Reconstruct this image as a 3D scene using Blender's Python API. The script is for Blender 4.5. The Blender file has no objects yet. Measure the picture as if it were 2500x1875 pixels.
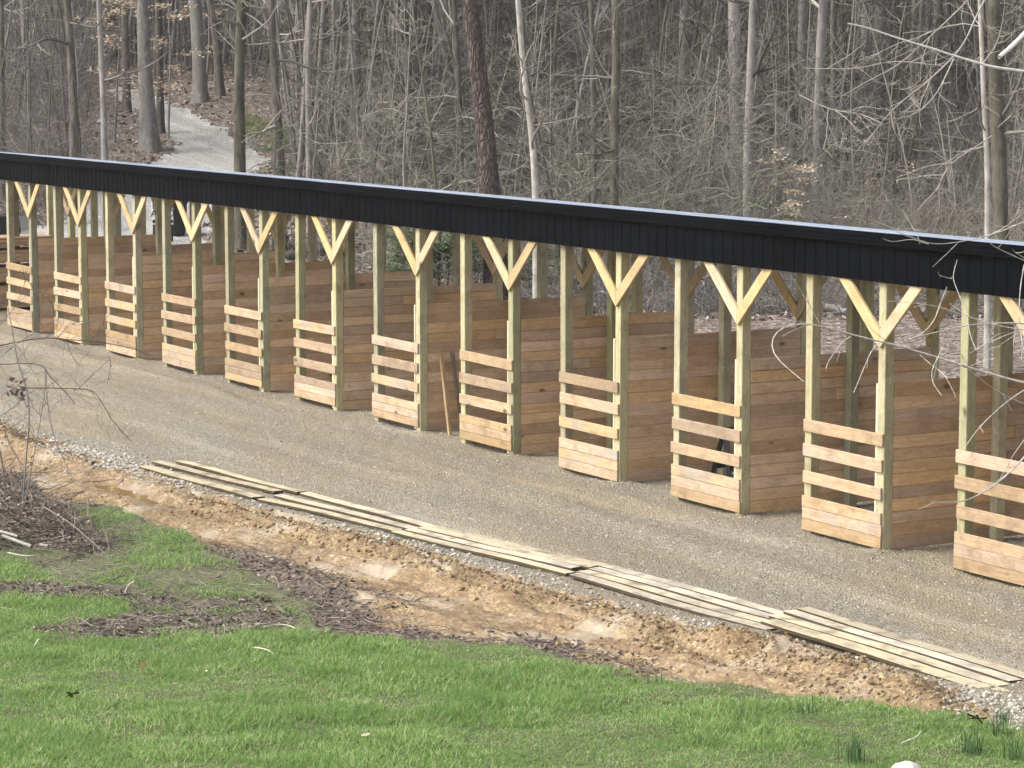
import bpy, math, random
import numpy as np
from mathutils import Matrix, Vector
random.seed(7)
RNG = np.random.default_rng(7)
SC = bpy.context.scene
COL = SC.collection

# ------------------------------------------------------------------ camera, sky, sun, exposure
CAM = np.array([56.29, -20.0828, 6.0619])
FPX = 6499.2252                                     # focal length in pixels of the 2500 px wide photograph
YAW, PIT, ROL = -1.0495, 0.1217, -0.0006
FW = np.array([math.sin(YAW)*math.cos(PIT), math.cos(YAW)*math.cos(PIT), -math.sin(PIT)])
_r = np.array([math.cos(YAW), -math.sin(YAW), 0.0]); _u = np.cross(_r, FW)
RT = math.cos(ROL)*_r + math.sin(ROL)*_u
UP = -math.sin(ROL)*_r + math.cos(ROL)*_u
cd = bpy.data.cameras.new("camera"); cam = bpy.data.objects.new("camera", cd); COL.objects.link(cam)
cam.matrix_world = Matrix(((RT[0], UP[0], -FW[0], CAM[0]), (RT[1], UP[1], -FW[1], CAM[1]), (RT[2], UP[2], -FW[2], CAM[2]), (0, 0, 0, 1)))
cd.sensor_width = 36.0; cd.lens = FPX/2500*36.0; cd.clip_start = 0.5; cd.clip_end = 3000
SC.camera = cam

SUN_EL, SUN_AZ = math.radians(46), math.radians(200)  # azimuth clockwise from +Y
W = bpy.data.worlds.new("World"); SC.world = W; W.use_nodes = True
wn = W.node_tree.nodes; wl = W.node_tree.links
bg = wn["Background"]
sky = wn.new("ShaderNodeTexSky"); sky.sky_type = 'NISHITA'; sky.sun_disc = False
sky.sun_elevation = SUN_EL; sky.sun_rotation = SUN_AZ; sky.dust_density = 4.0; sky.air_density = 1.0; sky.ozone_density = 0.6
hs = wn.new("ShaderNodeHueSaturation"); hs.inputs["Saturation"].default_value = 0.35   # thin overcast: the blue is washed out
wl.new(sky.outputs[0], hs.inputs["Color"]); wl.new(hs.outputs[0], bg.inputs[0]); bg.inputs[1].default_value = 0.15
sd = bpy.data.lights.new("sun", 'SUN'); sun = bpy.data.objects.new("sun", sd); COL.objects.link(sun)
sd.energy = 1.4; sd.angle = math.radians(30); sd.color = (1.0, 0.965, 0.90)
sdir = Vector((math.sin(SUN_AZ)*math.cos(SUN_EL), math.cos(SUN_AZ)*math.cos(SUN_EL), math.sin(SUN_EL)))
sun.rotation_euler = sdir.to_track_quat('Z', 'Y').to_euler(); sun.location = (20, -30, 40)
SC.view_settings.view_transform = 'Standard'; SC.view_settings.look = 'None'; SC.view_settings.gamma = 1.0
SC.view_settings.exposure = 1.1
SC.render.engine = 'CYCLES'
SC.cycles.max_bounces = 6; SC.cycles.diffuse_bounces = 3; SC.cycles.glossy_bounces = 2; SC.cycles.transparent_max_bounces = 4

# ------------------------------------------------------------------ small helpers
def smooth(a, b, x):
    t = np.clip((x-a)/(b-a), 0, 1); return t*t*(3-2*t)
def _hash(i, j, s):
    n = (i.astype(np.int64)*374761393 + j.astype(np.int64)*668265263 + s*1442695041) & 0x7fffffff
    n = ((n ^ (n >> 13))*1274126177) & 0x7fffffff
    return ((n ^ (n >> 16)) & 0xffff)/65535.0
def vnoise(x, y, s=0):
    x = np.asarray(x, float); y = np.asarray(y, float)
    i = np.floor(x); j = np.floor(y); u = x-i; v = y-j; u = u*u*(3-2*u); v = v*v*(3-2*v)
    a = _hash(i, j, s); b = _hash(i+1, j, s); c = _hash(i, j+1, s); d = _hash(i+1, j+1, s)
    return (a*(1-u)+b*u)*(1-v)+(c*(1-u)+d*u)*v
def fbm(x, y, s=0, o=4):
    r = 0; a = 0.5
    for k in range(o):
        r = r + a*vnoise(x*2**k, y*2**k, s+k*17); a *= 0.5
    return r
def in_poly(x, y, P):
    P = np.asarray(P); r = np.zeros(np.shape(x), bool); n = len(P)
    for k in range(n):
        x1, y1 = P[k]; x2, y2 = P[(k+1) % n]
        c = (y1 > y) != (y2 > y)
        with np.errstate(divide='ignore', invalid='ignore'):
            r ^= c & (x < (x2-x1)*(y-y1)/(y2-y1+1e-30)+x1)
    return r
def seg_dist(x, y, P):
    d = np.full(np.shape(x), 1e9)
    for (ax, ay), (bx, by) in zip(P[:-1], P[1:]):
        vx, vy = bx-ax, by-ay; t = np.clip(((x-ax)*vx+(y-ay)*vy)/(vx*vx+vy*vy+1e-12), 0, 1)
        d = np.minimum(d, np.hypot(x-ax-t*vx, y-ay-t*vy))
    return d
def terrain(x, y):
    x = np.asarray(x, float); y = np.asarray(y, float)
    d = np.hypot(x-CAM[0], y-CAM[1])
    t = np.maximum(0, 29.5-d)
    h = 0.05*t*t/(t+1.5)
    s = -0.118*x+0.075*y-0.93
    s = np.where(s > 0, s*s/(s+0.6), 0)
    g = np.where(s < 5, s, np.where(s < 12, 5+0.45*(s-5), 8.15+0.9*(s-12)))
    g = g*smooth(-9, -1, y+0.06*(x+10)*0)
    return h+np.minimum(g, 60)+(fbm(x*0.13, y*0.13, 5, 3)-0.43)*0.25*smooth(0.2, 3, g)
def ray(u, v):
    return FW+RT*(u-1250)/FPX-UP*(v-937.5)/FPX
def at(u, v, dz=0.0):
    """the point of the ground that the photograph shows at pixel (u, v)"""
    r = ray(u, v); t = np.arange(14.0, 420.0, 0.25)
    p = CAM[None, :]+r[None, :]*t[:, None]
    below = p[:, 2] < terrain(p[:, 0], p[:, 1])+dz
    k = int(np.argmax(below)) if below.any() else len(t)-1
    a, b = t[max(k-1, 0)], t[k]
    for _ in range(20):
        m = (a+b)/2; q = CAM+r*m
        if q[2] < float(terrain(q[0], q[1]))+dz: b = m
        else: a = m
    return CAM+r*b
def atd(u, v, d):
    """the point at pixel (u, v) and depth d"""
    return CAM+ray(u, v)*d
def aty(u, v, y):
    r = ray(u, v); return CAM+r*((y-CAM[1])/r[1])
def atx(u, v, x):
    r = ray(u, v); return CAM+r*((x-CAM[0])/r[0])
def polyw(pp): return [tuple(at(u, v)[:2]) for u, v in pp]

# meshes
def mesh(name, V, quads=None, tris=None, smooth_=False):
    V = np.ascontiguousarray(V, np.float32).reshape(-1, 3)
    me = bpy.data.meshes.new(name)
    nq = 0 if quads is None else len(quads); nt = 0 if tris is None else len(tris)
    me.vertices.add(len(V)); me.vertices.foreach_set("co", V.ravel())
    loops = []
    if nq: loops.append(np.asarray(quads, np.int32).reshape(-1))
    if nt: loops.append(np.asarray(tris, np.int32).reshape(-1))
    L = np.concatenate(loops)
    me.loops.add(len(L)); me.loops.foreach_set("vertex_index", L)
    st = np.concatenate([np.arange(nq)*4, nq*4+np.arange(nt)*3]).astype(np.int32)
    me.polygons.add(nq+nt); me.polygons.foreach_set("loop_start", st)
    me.polygons.foreach_set("use_smooth", np.full(nq+nt, bool(smooth_)))
    me.update(calc_edges=True)
    return me
def link(name, me, mat=None, parent=None, loc=None):
    o = bpy.data.objects.new(name, me); COL.objects.link(o)
    if mat is not None and not me.materials: me.materials.append(mat)
    if parent is not None: o.parent = parent
    if loc is not None: o.location = loc
    return o
def tag(o, label=None, cat=None, group=None, kind=None):
    if label: o['label'] = label
    if cat: o['category'] = cat
    if group: o['group'] = group
    if kind: o['kind'] = kind
    return o
def empty(name, loc, label, cat, group=None):
    o = bpy.data.objects.new(name, None); COL.objects.link(o); o.location = loc; o.empty_display_size = 0.2
    return tag(o, label, cat, group)
class MB:
    """collects boxes and tubes, then becomes one mesh"""
    def __init__(s): s.V = []; s.Q = []; s.T = []; s.n = 0
    def add(s, V, Q=None, T=None):
        V = np.asarray(V, float).reshape(-1, 3); s.V.append(V)
        if Q is not None and len(Q): s.Q.append(np.asarray(Q)+s.n)
        if T is not None and len(T): s.T.append(np.asarray(T)+s.n)
        s.n += len(V); return s
    def box(s, lo, hi, bev=0.006, M=None, jit=0.0):
        lo = np.array(lo, float); hi = np.array(hi, float); b = min(bev, 0.4*float(np.min(hi-lo)))
        P = []
        for sx in (0, 1):
            for sy in (0, 1):
                for sz in (0, 1):
                    cx, cy, cz = (hi[0] if sx else lo[0]), (hi[1] if sy else lo[1]), (hi[2] if sz else lo[2])
                    dx, dy, dz = (-b if sx else b), (-b if sy else b), (-b if sz else b)
                    P += [(cx, cy+dy, cz+dz), (cx+dx, cy, cz+dz), (cx+dx, cy+dy, cz)]
        P = np.array(P)
        if jit: P = P+RNG.uniform(-jit, jit, 3)
        i = lambda x, y, z, a: ((x*2+y)*2+z)*3+a
        Q = []; T = []
        for x in (0, 1):
            f = [i(x, 0, 0, 0), i(x, 1, 0, 0), i(x, 1, 1, 0), i(x, 0, 1, 0)]; Q.append(f if x else f[::-1])
            f = [i(0, x, 0, 1), i(0, x, 1, 1), i(1, x, 1, 1), i(1, x, 0, 1)]; Q.append(f if x else f[::-1])
            f = [i(0, 0, x, 2), i(1, 0, x, 2), i(1, 1, x, 2), i(0, 1, x, 2)]; Q.append(f if x else f[::-1])
        for a in (0, 1):
            for b2 in (0, 1):
                f = [i(a, b2, 0, 0), i(a, b2, 0, 1), i(a, b2, 1, 1), i(a, b2, 1, 0)]; Q.append(f if a == b2 else f[::-1])
                f = [i(a, 0, b2, 0), i(a, 1, b2, 0), i(a, 1, b2, 2), i(a, 0, b2, 2)]; Q.append(f if a != b2 else f[::-1])
                f = [i(0, a, b2, 1), i(0, a, b2, 2), i(1, a, b2, 2), i(1, a, b2, 1)]; Q.append(f if a == b2 else f[::-1])
        for x in (0, 1):
            for y in (0, 1):
                for z in (0, 1):
                    f = [i(x, y, z, 0), i(x, y, z, 1), i(x, y, z, 2)]; T.append(f if (x+y+z) % 2 else f[::-1])
        if M is not None: P = P@np.array(M)[:3, :3].T+np.array(M)[:3, 3]
        return s.add(P, Q, T)
    def tubes(s, P, R, k=6, cap=False):
        V, Q = tubes(P, R, k); s.add(V, Q)
        return s
    def build(s, name, mat, parent=None, smooth_=False, loc=None):
        me = mesh(name, np.concatenate(s.V), np.concatenate(s.Q) if s.Q else None, np.concatenate(s.T) if s.T else None, smooth_)
        return link(name, me, mat, parent, loc)
def tubes(P, R, k=6):
    """P (T, n, 3) polylines, R (T, n) radii: open tubes of k sides"""
    P = np.asarray(P, float); R = np.asarray(R, float)
    if P.ndim == 2: P = P[None]; R = R[None]
    T, n, _ = P.shape
    d = np.empty_like(P); d[:, 1:-1] = P[:, 2:]-P[:, :-2]; d[:, 0] = P[:, 1]-P[:, 0]; d[:, -1] = P[:, -1]-P[:, -2]
    d /= np.linalg.norm(d, axis=2, keepdims=True)+1e-12
    ax = np.where(np.abs(d.mean(1))[:, None, :].argmin(2)[..., None] == np.arange(3), 1.0, 0.0)
    a = np.cross(d, np.broadcast_to(ax, d.shape)); a /= np.linalg.norm(a, axis=2, keepdims=True)+1e-12
    b = np.cross(d, a)
    th = np.arange(k)*2*math.pi/k
    V = P[:, :, None]+R[:, :, None, None]*(np.cos(th)[None, None, :, None]*a[:, :, None]+np.sin(th)[None, None, :, None]*b[:, :, None])
    idx = np.arange(T*n*k).reshape(T, n, k)
    q = np.stack([idx[:, :-1], np.roll(idx[:, :-1], -1, 2), np.roll(idx[:, 1:], -1, 2), idx[:, 1:]], -1)
    return V.reshape(-1, 3), q.reshape(-1, 4)
def unit(v): return v/(np.linalg.norm(v, axis=-1, keepdims=True)+1e-12)
def grow(S, D, L, n, wob=0.25, up=0.05, rng=RNG):
    """S (T,3) starts, D (T,3) directions, L (T,) lengths: wandering polylines of n points"""
    T = len(S); P = np.empty((T, n, 3)); P[:, 0] = S; d = unit(D)
    drift = rng.normal(0, wob*0.5, (T, 3))
    for i in range(1, n):
        d = unit(d+rng.normal(0, wob, (T, 3))*0.6+drift*0.5+np.array([0, 0, up]))
        P[:, i] = P[:, i-1]+d*(L/(n-1))[:, None]
    return P
def resample(P, n):
    P = np.asarray(P, float); s = np.r_[0, np.cumsum(np.linalg.norm(np.diff(P, axis=0), axis=1))]
    t = np.linspace(0, s[-1], n); Q = np.stack([np.interp(t, s, P[:, k]) for k in range(P.shape[1])], 1)
    for _ in range(2): Q[1:-1] = (Q[:-2]+2*Q[1:-1]+Q[2:])/4
    return Q

# ------------------------------------------------------------------ materials
def mat(name):
    m = bpy.data.materials.new(name); m.use_nodes = True
    N = m.node_tree.nodes; L = m.node_tree.links
    return m, N, L, N["Principled BSDF"]
def noise(N, L, vec, scale, detail=4, rough=0.6, dist=0.0):
    n = N.new("ShaderNodeTexNoise"); n.inputs["Scale"].default_value = scale; n.inputs["Detail"].default_value = detail
    n.inputs["Roughness"].default_value = rough; n.inputs["Distortion"].default_value = dist
    if vec is not None: L.new(vec, n.inputs["Vector"])
    return n.outputs[0]
def ramp(N, L, fac, stops):
    r = N.new("ShaderNodeValToRGB"); e = r.color_ramp.elements
    while len(e) < len(stops): e.new(0.5)
    for k, (p, c) in enumerate(stops):
        e[k].position = p; e[k].color = (*c, 1) if len(c) == 3 else c
    L.new(fac, r.inputs[0]); return r.outputs[0]
def mix(N, L, fac, a, b, mode='MIX'):
    m = N.new("ShaderNodeMix"); m.data_type = 'RGBA'; m.blend_type = mode
    for k, v in ((0, fac), (6, a), (7, b)):
        if hasattr(v, 'is_linked'): L.new(v, m.inputs[k])
        else: m.inputs[k].default_value = v if k == 0 else (*v, 1)
    return m.outputs[2]
def math_(N, L, op, a, b=0.0):
    m = N.new("ShaderNodeMath"); m.operation = op
    for k, v in ((0, a), (1, b)):
        if hasattr(v, 'is_linked'): L.new(v, m.inputs[k])
        else: m.inputs[k].default_value = v
    return m.outputs[0]
def coords(N, L, kind="Object", scale=(1, 1, 1)):
    if kind == "World":
        s = N.new("ShaderNodeNewGeometry").outputs["Position"]
    else:
        s = N.new("ShaderNodeTexCoord").outputs[kind]
    m = N.new("ShaderNodeMapping"); m.inputs["Scale"].default_value = scale; L.new(s, m.inputs[0])
    return m.outputs[0]
def bump(N, L, B, hgt, strength=0.3, dist=0.01):
    b = N.new("ShaderNodeBump"); b.inputs["Strength"].default_value = strength; b.inputs["Distance"].default_value = dist
    L.new(hgt, b.inputs["Height"]); L.new(b.outputs[0], B.inputs["Normal"])
def island(N): return N.new("ShaderNodeNewGeometry").outputs["Random Per Island"]

def wood(name, c1, c2, dark, axis='X', rough=0.75, stain=0.35, var=0.35, knots=True, grey=None, mudz=0, mottle=0.0):
    m, N, L, B = mat(name)
    sc = {'X': (1, 14, 14), 'Y': (14, 1, 14), 'Z': (14, 14, 1)}[axis]
    tc = N.new("ShaderNodeTexCoord").outputs["Object"]
    ri = math_(N, L, 'FRACT', math_(N, L, 'ADD', island(N), math_(N, L, 'MULTIPLY', N.new("ShaderNodeObjectInfo").outputs["Random"], 5.37)))
    off = N.new("ShaderNodeCombineXYZ")
    for k in range(3): L.new(math_(N, L, 'MULTIPLY', ri, 37.0+11*k), off.inputs[k])
    ad = N.new("ShaderNodeVectorMath"); ad.operation = 'ADD'; L.new(tc, ad.inputs[0]); L.new(off.outputs[0], ad.inputs[1])
    mp = N.new("ShaderNodeMapping"); mp.inputs["Scale"].default_value = sc; L.new(ad.outputs[0], mp.inputs[0])
    g = noise(N, L, mp.outputs[0], 3.0, 6, 0.65, 0.6)
    col = mix(N, L, ramp(N, L, g, [(0.3, (0, 0, 0)), (0.7, (1, 1, 1))]), c1, c2)
    fine = noise(N, L, mp.outputs[0], 11.0, 3, 0.6)
    col = mix(N, L, math_(N, L, 'MULTIPLY', ramp(N, L, fine, [(0.42, (0, 0, 0)), (0.70, (1, 1, 1))]), 0.55), col, dark)
    st = noise(N, L, ad.outputs[0], 3.2, 5, 0.65)
    col = mix(N, L, math_(N, L, 'MULTIPLY', ramp(N, L, st, [(0.5, (0, 0, 0)), (0.68, (1, 1, 1))]), stain), col, dark)
    if grey is not None:
        gs = noise(N, L, ad.outputs[0], 1.7, 3, 0.5)
        gg = math_(N, L, 'MULTIPLY', ramp(N, L, gs, [(0.5, (0, 0, 0)), (0.65, (1, 1, 1))]), ramp(N, L, ri, [(0.45, (0, 0, 0)), (0.75, (1, 1, 1))]))
        col = mix(N, L, math_(N, L, 'MULTIPLY', gg, 0.8), col, grey)
    # board to board differences
    hsv = N.new("ShaderNodeHueSaturation"); L.new(col, hsv.inputs["Color"])
    w2 = math_(N, L, 'FRACT', math_(N, L, 'MULTIPLY', ri, 7.31))
    L.new(math_(N, L, 'ADD', math_(N, L, 'MULTIPLY', ri, 2*var), 1-var), hsv.inputs["Value"])
    L.new(math_(N, L, 'ADD', math_(N, L, 'MULTIPLY', w2, 0.34), 0.80), hsv.inputs["Saturation"])
    L.new(math_(N, L, 'ADD', math_(N, L, 'MULTIPLY', w2, 0.008), 0.497), hsv.inputs["Hue"])
    col = hsv.outputs[0]
    if mottle:      # saw marks and damp blotches
        mo = noise(N, L, mp.outputs[0], 1.1, 6, 0.7)
        col = mix(N, L, math_(N, L, 'MULTIPLY', ramp(N, L, mo, [(0.45, (0, 0, 0)), (0.70, (1, 1, 1))]), mottle), col, tuple(1.1*x+0.02 for x in dark))
    if mudz:        # splashed mud and damp at the foot
        sx = N.new("ShaderNodeSeparateXYZ"); L.new(tc, sx.inputs[0])
        mz = math_(N, L, 'ADD', math_(N, L, 'DIVIDE', sx.outputs[2], mudz), math_(N, L, 'MULTIPLY', noise(N, L, ad.outputs[0], 7.0, 5, 0.7), 1.6))
        col = mix(N, L, math_(N, L, 'MULTIPLY', ramp(N, L, mz, [(0.6/2, (1, 1, 1)), (1.0, (0, 0, 0))]), 0.6), col, (0.24, 0.15, 0.08))
    if knots:
        v = N.new("ShaderNodeTexVoronoi"); v.inputs["Scale"].default_value = 2.6
        s2 = {'X': (0.55, 1, 1), 'Y': (1, 0.55, 1), 'Z': (1, 1, 0.55)}[axis]
        mp2 = N.new("ShaderNodeMapping"); mp2.inputs["Scale"].default_value = s2; L.new(ad.outputs[0], mp2.inputs[0])
        L.new(mp2.outputs[0], v.inputs["Vector"])
        kn = ramp(N, L, v.outputs["Distance"], [(0.05, (1, 1, 1)), (0.12, (0, 0, 0))])
        sel = ramp(N, L, v.outputs["Color"], [(0.42, (0, 0, 0)), (0.46, (1, 1, 1))])
        col = mix(N, L, math_(N, L, 'MULTIPLY', math_(N, L, 'MULTIPLY', kn, sel), 0.85), col, tuple(0.35*x for x in dark))
    L.new(col, B.inputs["Base Color"]); B.inputs["Roughness"].default_value = rough
    B.inputs["Specular IOR Level"].default_value = 0.25
    bump(N, L, B, fine, 0.35, 0.006)
    return m
def bark(name, c1, c2, scale=9.0, stretch=0.22, strength=0.7, lichen=None, plates=False, var=1.0):
    m, N, L, B = mat(name)
    v = coords(N, L, "Object", (1, 1, stretch))
    oi = N.new("ShaderNodeObjectInfo").outputs["Random"]
    n1 = noise(N, L, v, scale, 6, 0.7, 0.8)
    n2 = noise(N, L, coords(N, L, "Object", (1, 1, 0.6)), 1.6, 4, 0.6)
    col = mix(N, L, ramp(N, L, n1, [(0.32, (0, 0, 0)), (0.66, (1, 1, 1))]), c1, c2)
    h = n1
    if plates:
        vo = N.new("ShaderNodeTexVoronoi"); vo.feature = 'DISTANCE_TO_EDGE'; vo.inputs["Scale"].default_value = 13.0
        wv = N.new("ShaderNodeVectorMath"); wv.operation = 'ADD'; L.new(coords(N, L, "Object", (1, 1, 0.28)), wv.inputs[0]); nz = N.new("ShaderNodeTexNoise"); nz.inputs["Scale"].default_value = 5.0; sc_ = N.new("ShaderNodeVectorMath"); sc_.operation = 'SCALE'; sc_.inputs[3].default_value = 0.22; L.new(nz.outputs[1], sc_.inputs[0]); L.new(sc_.outputs[0], wv.inputs[1]); L.new(wv.outputs[0], vo.inputs["Vector"])
        cr = ramp(N, L, vo.outputs["Distance"], [(0.0, (0, 0, 0)), (0.22, (1, 1, 1))])
        col = mix(N, L, cr, tuple(0.75*x for x in c1), col); h = cr
    if lichen is not None:
        col = mix(N, L, math_(N, L, 'MULTIPLY', ramp(N, L, n2, [(0.48, (0, 0, 0)), (0.62, (1, 1, 1))]), 0.7), col, lichen)
    hsv = N.new("ShaderNodeHueSaturation"); L.new(col, hsv.inputs["Color"])
    L.new(math_(N, L, 'ADD', math_(N, L, 'MULTIPLY', oi, 0.6*var), 1-0.3*var), hsv.inputs["Value"])
    L.new(hsv.outputs[0], B.inputs["Base Color"]); B.inputs["Roughness"].default_value = 0.9
    B.inputs["Specular IOR Level"].default_value = 0.15
    bump(N, L, B, h, strength, 0.03)
    return m
def plain(name, c, rough=0.6, metal=0.0, spec=0.5, var=0.25, sc=6.0):
    m, N, L, B = mat(name)
    n = noise(N, L, coords(N, L), sc, 5, 0.6)
    L.new(mix(N, L, n, tuple(x*(1-var) for x in c), tuple(min(1, x*(1+var)) for x in c)), B.inputs["Base Color"])
    B.inputs["Roughness"].default_value = rough; B.inputs["Metallic"].default_value = metal; B.inputs["Specular IOR Level"].default_value = spec
    return m
def twig(name, c1, c2, rough=0.85):
    m, N, L, B = mat(name)
    ri = island(N)
    n = noise(N, L, coords(N, L, "World"), 2.5, 3, 0.6)
    L.new(mix(N, L, math_(N, L, 'ADD', math_(N, L, 'MULTIPLY', ri, 0.7), math_(N, L, 'MULTIPLY', n, 0.3)), c1, c2), B.inputs["Base Color"])
    B.inputs["Roughness"].default_value = rough; B.inputs["Specular IOR Level"].default_value = 0.15
    return m
def leafy(name, stops, patch=None, trans=0.35, pscale=0.8):
    m, N, L, B = mat(name)
    ri = island(N)
    col = ramp(N, L, ri, stops)
    if patch is not None:
        n = noise(N, L, coords(N, L, "World"), pscale, 4, 0.6)
        col = mix(N, L, math_(N, L, 'MULTIPLY', ramp(N, L, n, [(0.42, (0, 0, 0)), (0.62, (1, 1, 1))]), 0.65), col, patch)
    L.new(col, B.inputs["Base Color"]); B.inputs["Roughness"].default_value = 0.6; B.inputs["Specular IOR Level"].default_value = 0.25
    tr = N.new("ShaderNodeBsdfTranslucent"); L.new(col, tr.inputs[0])
    mx = N.new("ShaderNodeMixShader"); mx.inputs[0].default_value = trans
    L.new(B.outputs[0], mx.inputs[1]); L.new(tr.outputs[0], mx.inputs[2]); L.new(mx.outputs[0], N["Material Output"].inputs[0])
    return m

M = {}
OAK1, OAK2, OAKD = (0.51, 0.335, 0.205), (0.69, 0.485, 0.315), (0.28, 0.175, 0.10)
M['oak_x'] = wood('oak_slats', (0.39, 0.272, 0.158), (0.57, 0.420, 0.262), (0.21, 0.138, 0.078), 'X', grey=(0.33, 0.29, 0.24), var=0.24, stain=0.65, mudz=0.25, mottle=0.5)
M['oak_y'] = wood('oak_wall', OAK1, OAK2, OAKD, 'Y', var=0.26, stain=0.4, mudz=0.25, mottle=0.45)
M['post'] = wood('treated_post', (0.35, 0.315, 0.175), (0.51, 0.462, 0.280), (0.16, 0.14, 0.08), 'Z', var=0.2, stain=0.5, mudz=0.3, mottle=0.3)
M['post_green'] = wood('green_treated_post', (0.30, 0.285, 0.165), (0.44, 0.418, 0.262), (0.135, 0.13, 0.08), 'Z', var=0.18, stain=0.5, mudz=0.3, mottle=0.3)
M['brace'] = wood('fresh_pine', (0.49, 0.365, 0.195), (0.62, 0.49, 0.295), (0.28, 0.19, 0.095), 'Z', var=0.16, stain=0.5, mottle=0.35)
M['nailer'] = wood('pale_nailer', (0.66, 0.58, 0.42), (0.74, 0.67, 0.50), (0.4, 0.32, 0.2), 'Z', var=0.1)
M['beam'] = wood('header_wood', (0.42, 0.29, 0.14), (0.52, 0.37, 0.19), (0.2, 0.13, 0.06), 'X', var=0.1)
M['plank'] = wood('yard_plank', (0.47, 0.40, 0.275), (0.63, 0.55, 0.40), (0.17, 0.135, 0.095), 'X', var=0.2, stain=0.9, grey=(0.27, 0.242, 0.21), knots=True, mottle=0.35)
M['plank_edge'] = wood('dark_plank_edge', (0.055, 0.042, 0.026), (0.10, 0.078, 0.05), (0.03, 0.022, 0.015), 'X', var=0.1, knots=False)  # much darker wood tone for the planks' side and end faces
def metal(name, c, rough, spec=0.5):
    m, N, L, B = mat(name)
    n = noise(N, L, coords(N, L, "World", (0.5, 1, 1)), 1.1, 6, 0.7)
    L.new(mix(N, L, ramp(N, L, n, [(0.3, (0, 0, 0)), (0.7, (1, 1, 1))]), tuple(0.6*x for x in c), tuple(1.5*x for x in c)), B.inputs["Base Color"])
    B.inputs["Roughness"].default_value = rough; B.inputs["Specular IOR Level"].default_value = spec
    return m
M['fascia'] = metal('black_siding', (0.0032, 0.0039, 0.0050), 0.6, 0.015)
M['roof'] = metal('pale_roofing', (0.30, 0.34, 0.41), 0.4)

# ------------------------------------------------------------------ ground: regions laid out on the terrain
LAWN = polyw([(-420, 1235), (-60, 1228), (130, 1235), (250, 1243), (330, 1265), (430, 1300), (520, 1340), (600, 1385), (640, 1420), (700, 1450), (735, 1475),
              (770, 1490), (745, 1530), (800, 1560), (1000, 1572), (1250, 1580), (1400, 1622), (1600, 1675), (1850, 1692), (2000, 1712), (2200, 1745),
              (2400, 1765), (2520, 1795), (2800, 1850)])
LAWN_EDGE = LAWN[1:]
_a = CAM[:2]
LAWN = LAWN+[tuple(_a+(np.array(LAWN[-1])-_a)*0.4+np.array([6, 0])), tuple(_a+np.array([4, -14])), tuple(_a+np.array([-16, -20])), (18.0, -24.0)]
BARE1 = polyw([(-120, 1140), (0, 1150), (60, 1160), (150, 1230), (270, 1330), (285, 1350), (200, 1365), (80, 1350), (-120, 1365)])
BARE2 = polyw([(-100, 1435), (130, 1430), (330, 1440), (420, 1462), (700, 1475), (740, 1530), (640, 1553), (300, 1575), (150, 1580), (60, 1550), (200, 1528), (330, 1512), (300, 1480), (100, 1475)])
GEDGE = [(-14.0, -6.2), (6.0, -5.9), (13.5, -5.46), (16.8, -5.57), (18.8, -5.5), (20.6, -5.45), (23.0, -5.32), (26.6, -4.85), (30.0, -4.62), (33.5, -4.45), (37.4, -4.35), (39.0, -5.2), (44.0, -6.0), (60.0, -6.0)]
_gx = np.array([p[0] for p in GEDGE]); _gy = np.array([p[1] for p in GEDGE])
ROAD = polyw([(90, 558), (133, 546), (155, 522), (216, 482), (300, 440), (386, 393), (440, 366), (425, 345), (397, 320), (365, 300), (318, 272), (262, 217), (312, 213),
              (400, 245), (480, 285), (570, 335), (655, 395), (605, 450), (530, 500), (497, 560), (486, 640)])
ROAD = ROAD+[(-5.5, 6.0), (-30.0, 5.0)]
PUD = [[(1141, 1416), (1165, 1412), (1200, 1418), (1232, 1430), (1246, 1440), (1215, 1443), (1180, 1434), (1150, 1426)],
       [(1285, 1468), (1325, 1466), (1365, 1474), (1402, 1488), (1440, 1508), (1420, 1512), (1370, 1496), (1310, 1488)],
       [(1625, 1548), (1660, 1556), (1690, 1572), (1735, 1590), (1798, 1620), (1790, 1627), (1740, 1606), (1690, 1588), (1650, 1568)],
       [(231, 1152), (290, 1166), (345, 1182), (388, 1198), (370, 1206), (310, 1194), (262, 1176)]]
PUDW = [polyw(p) for p in PUD]

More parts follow.
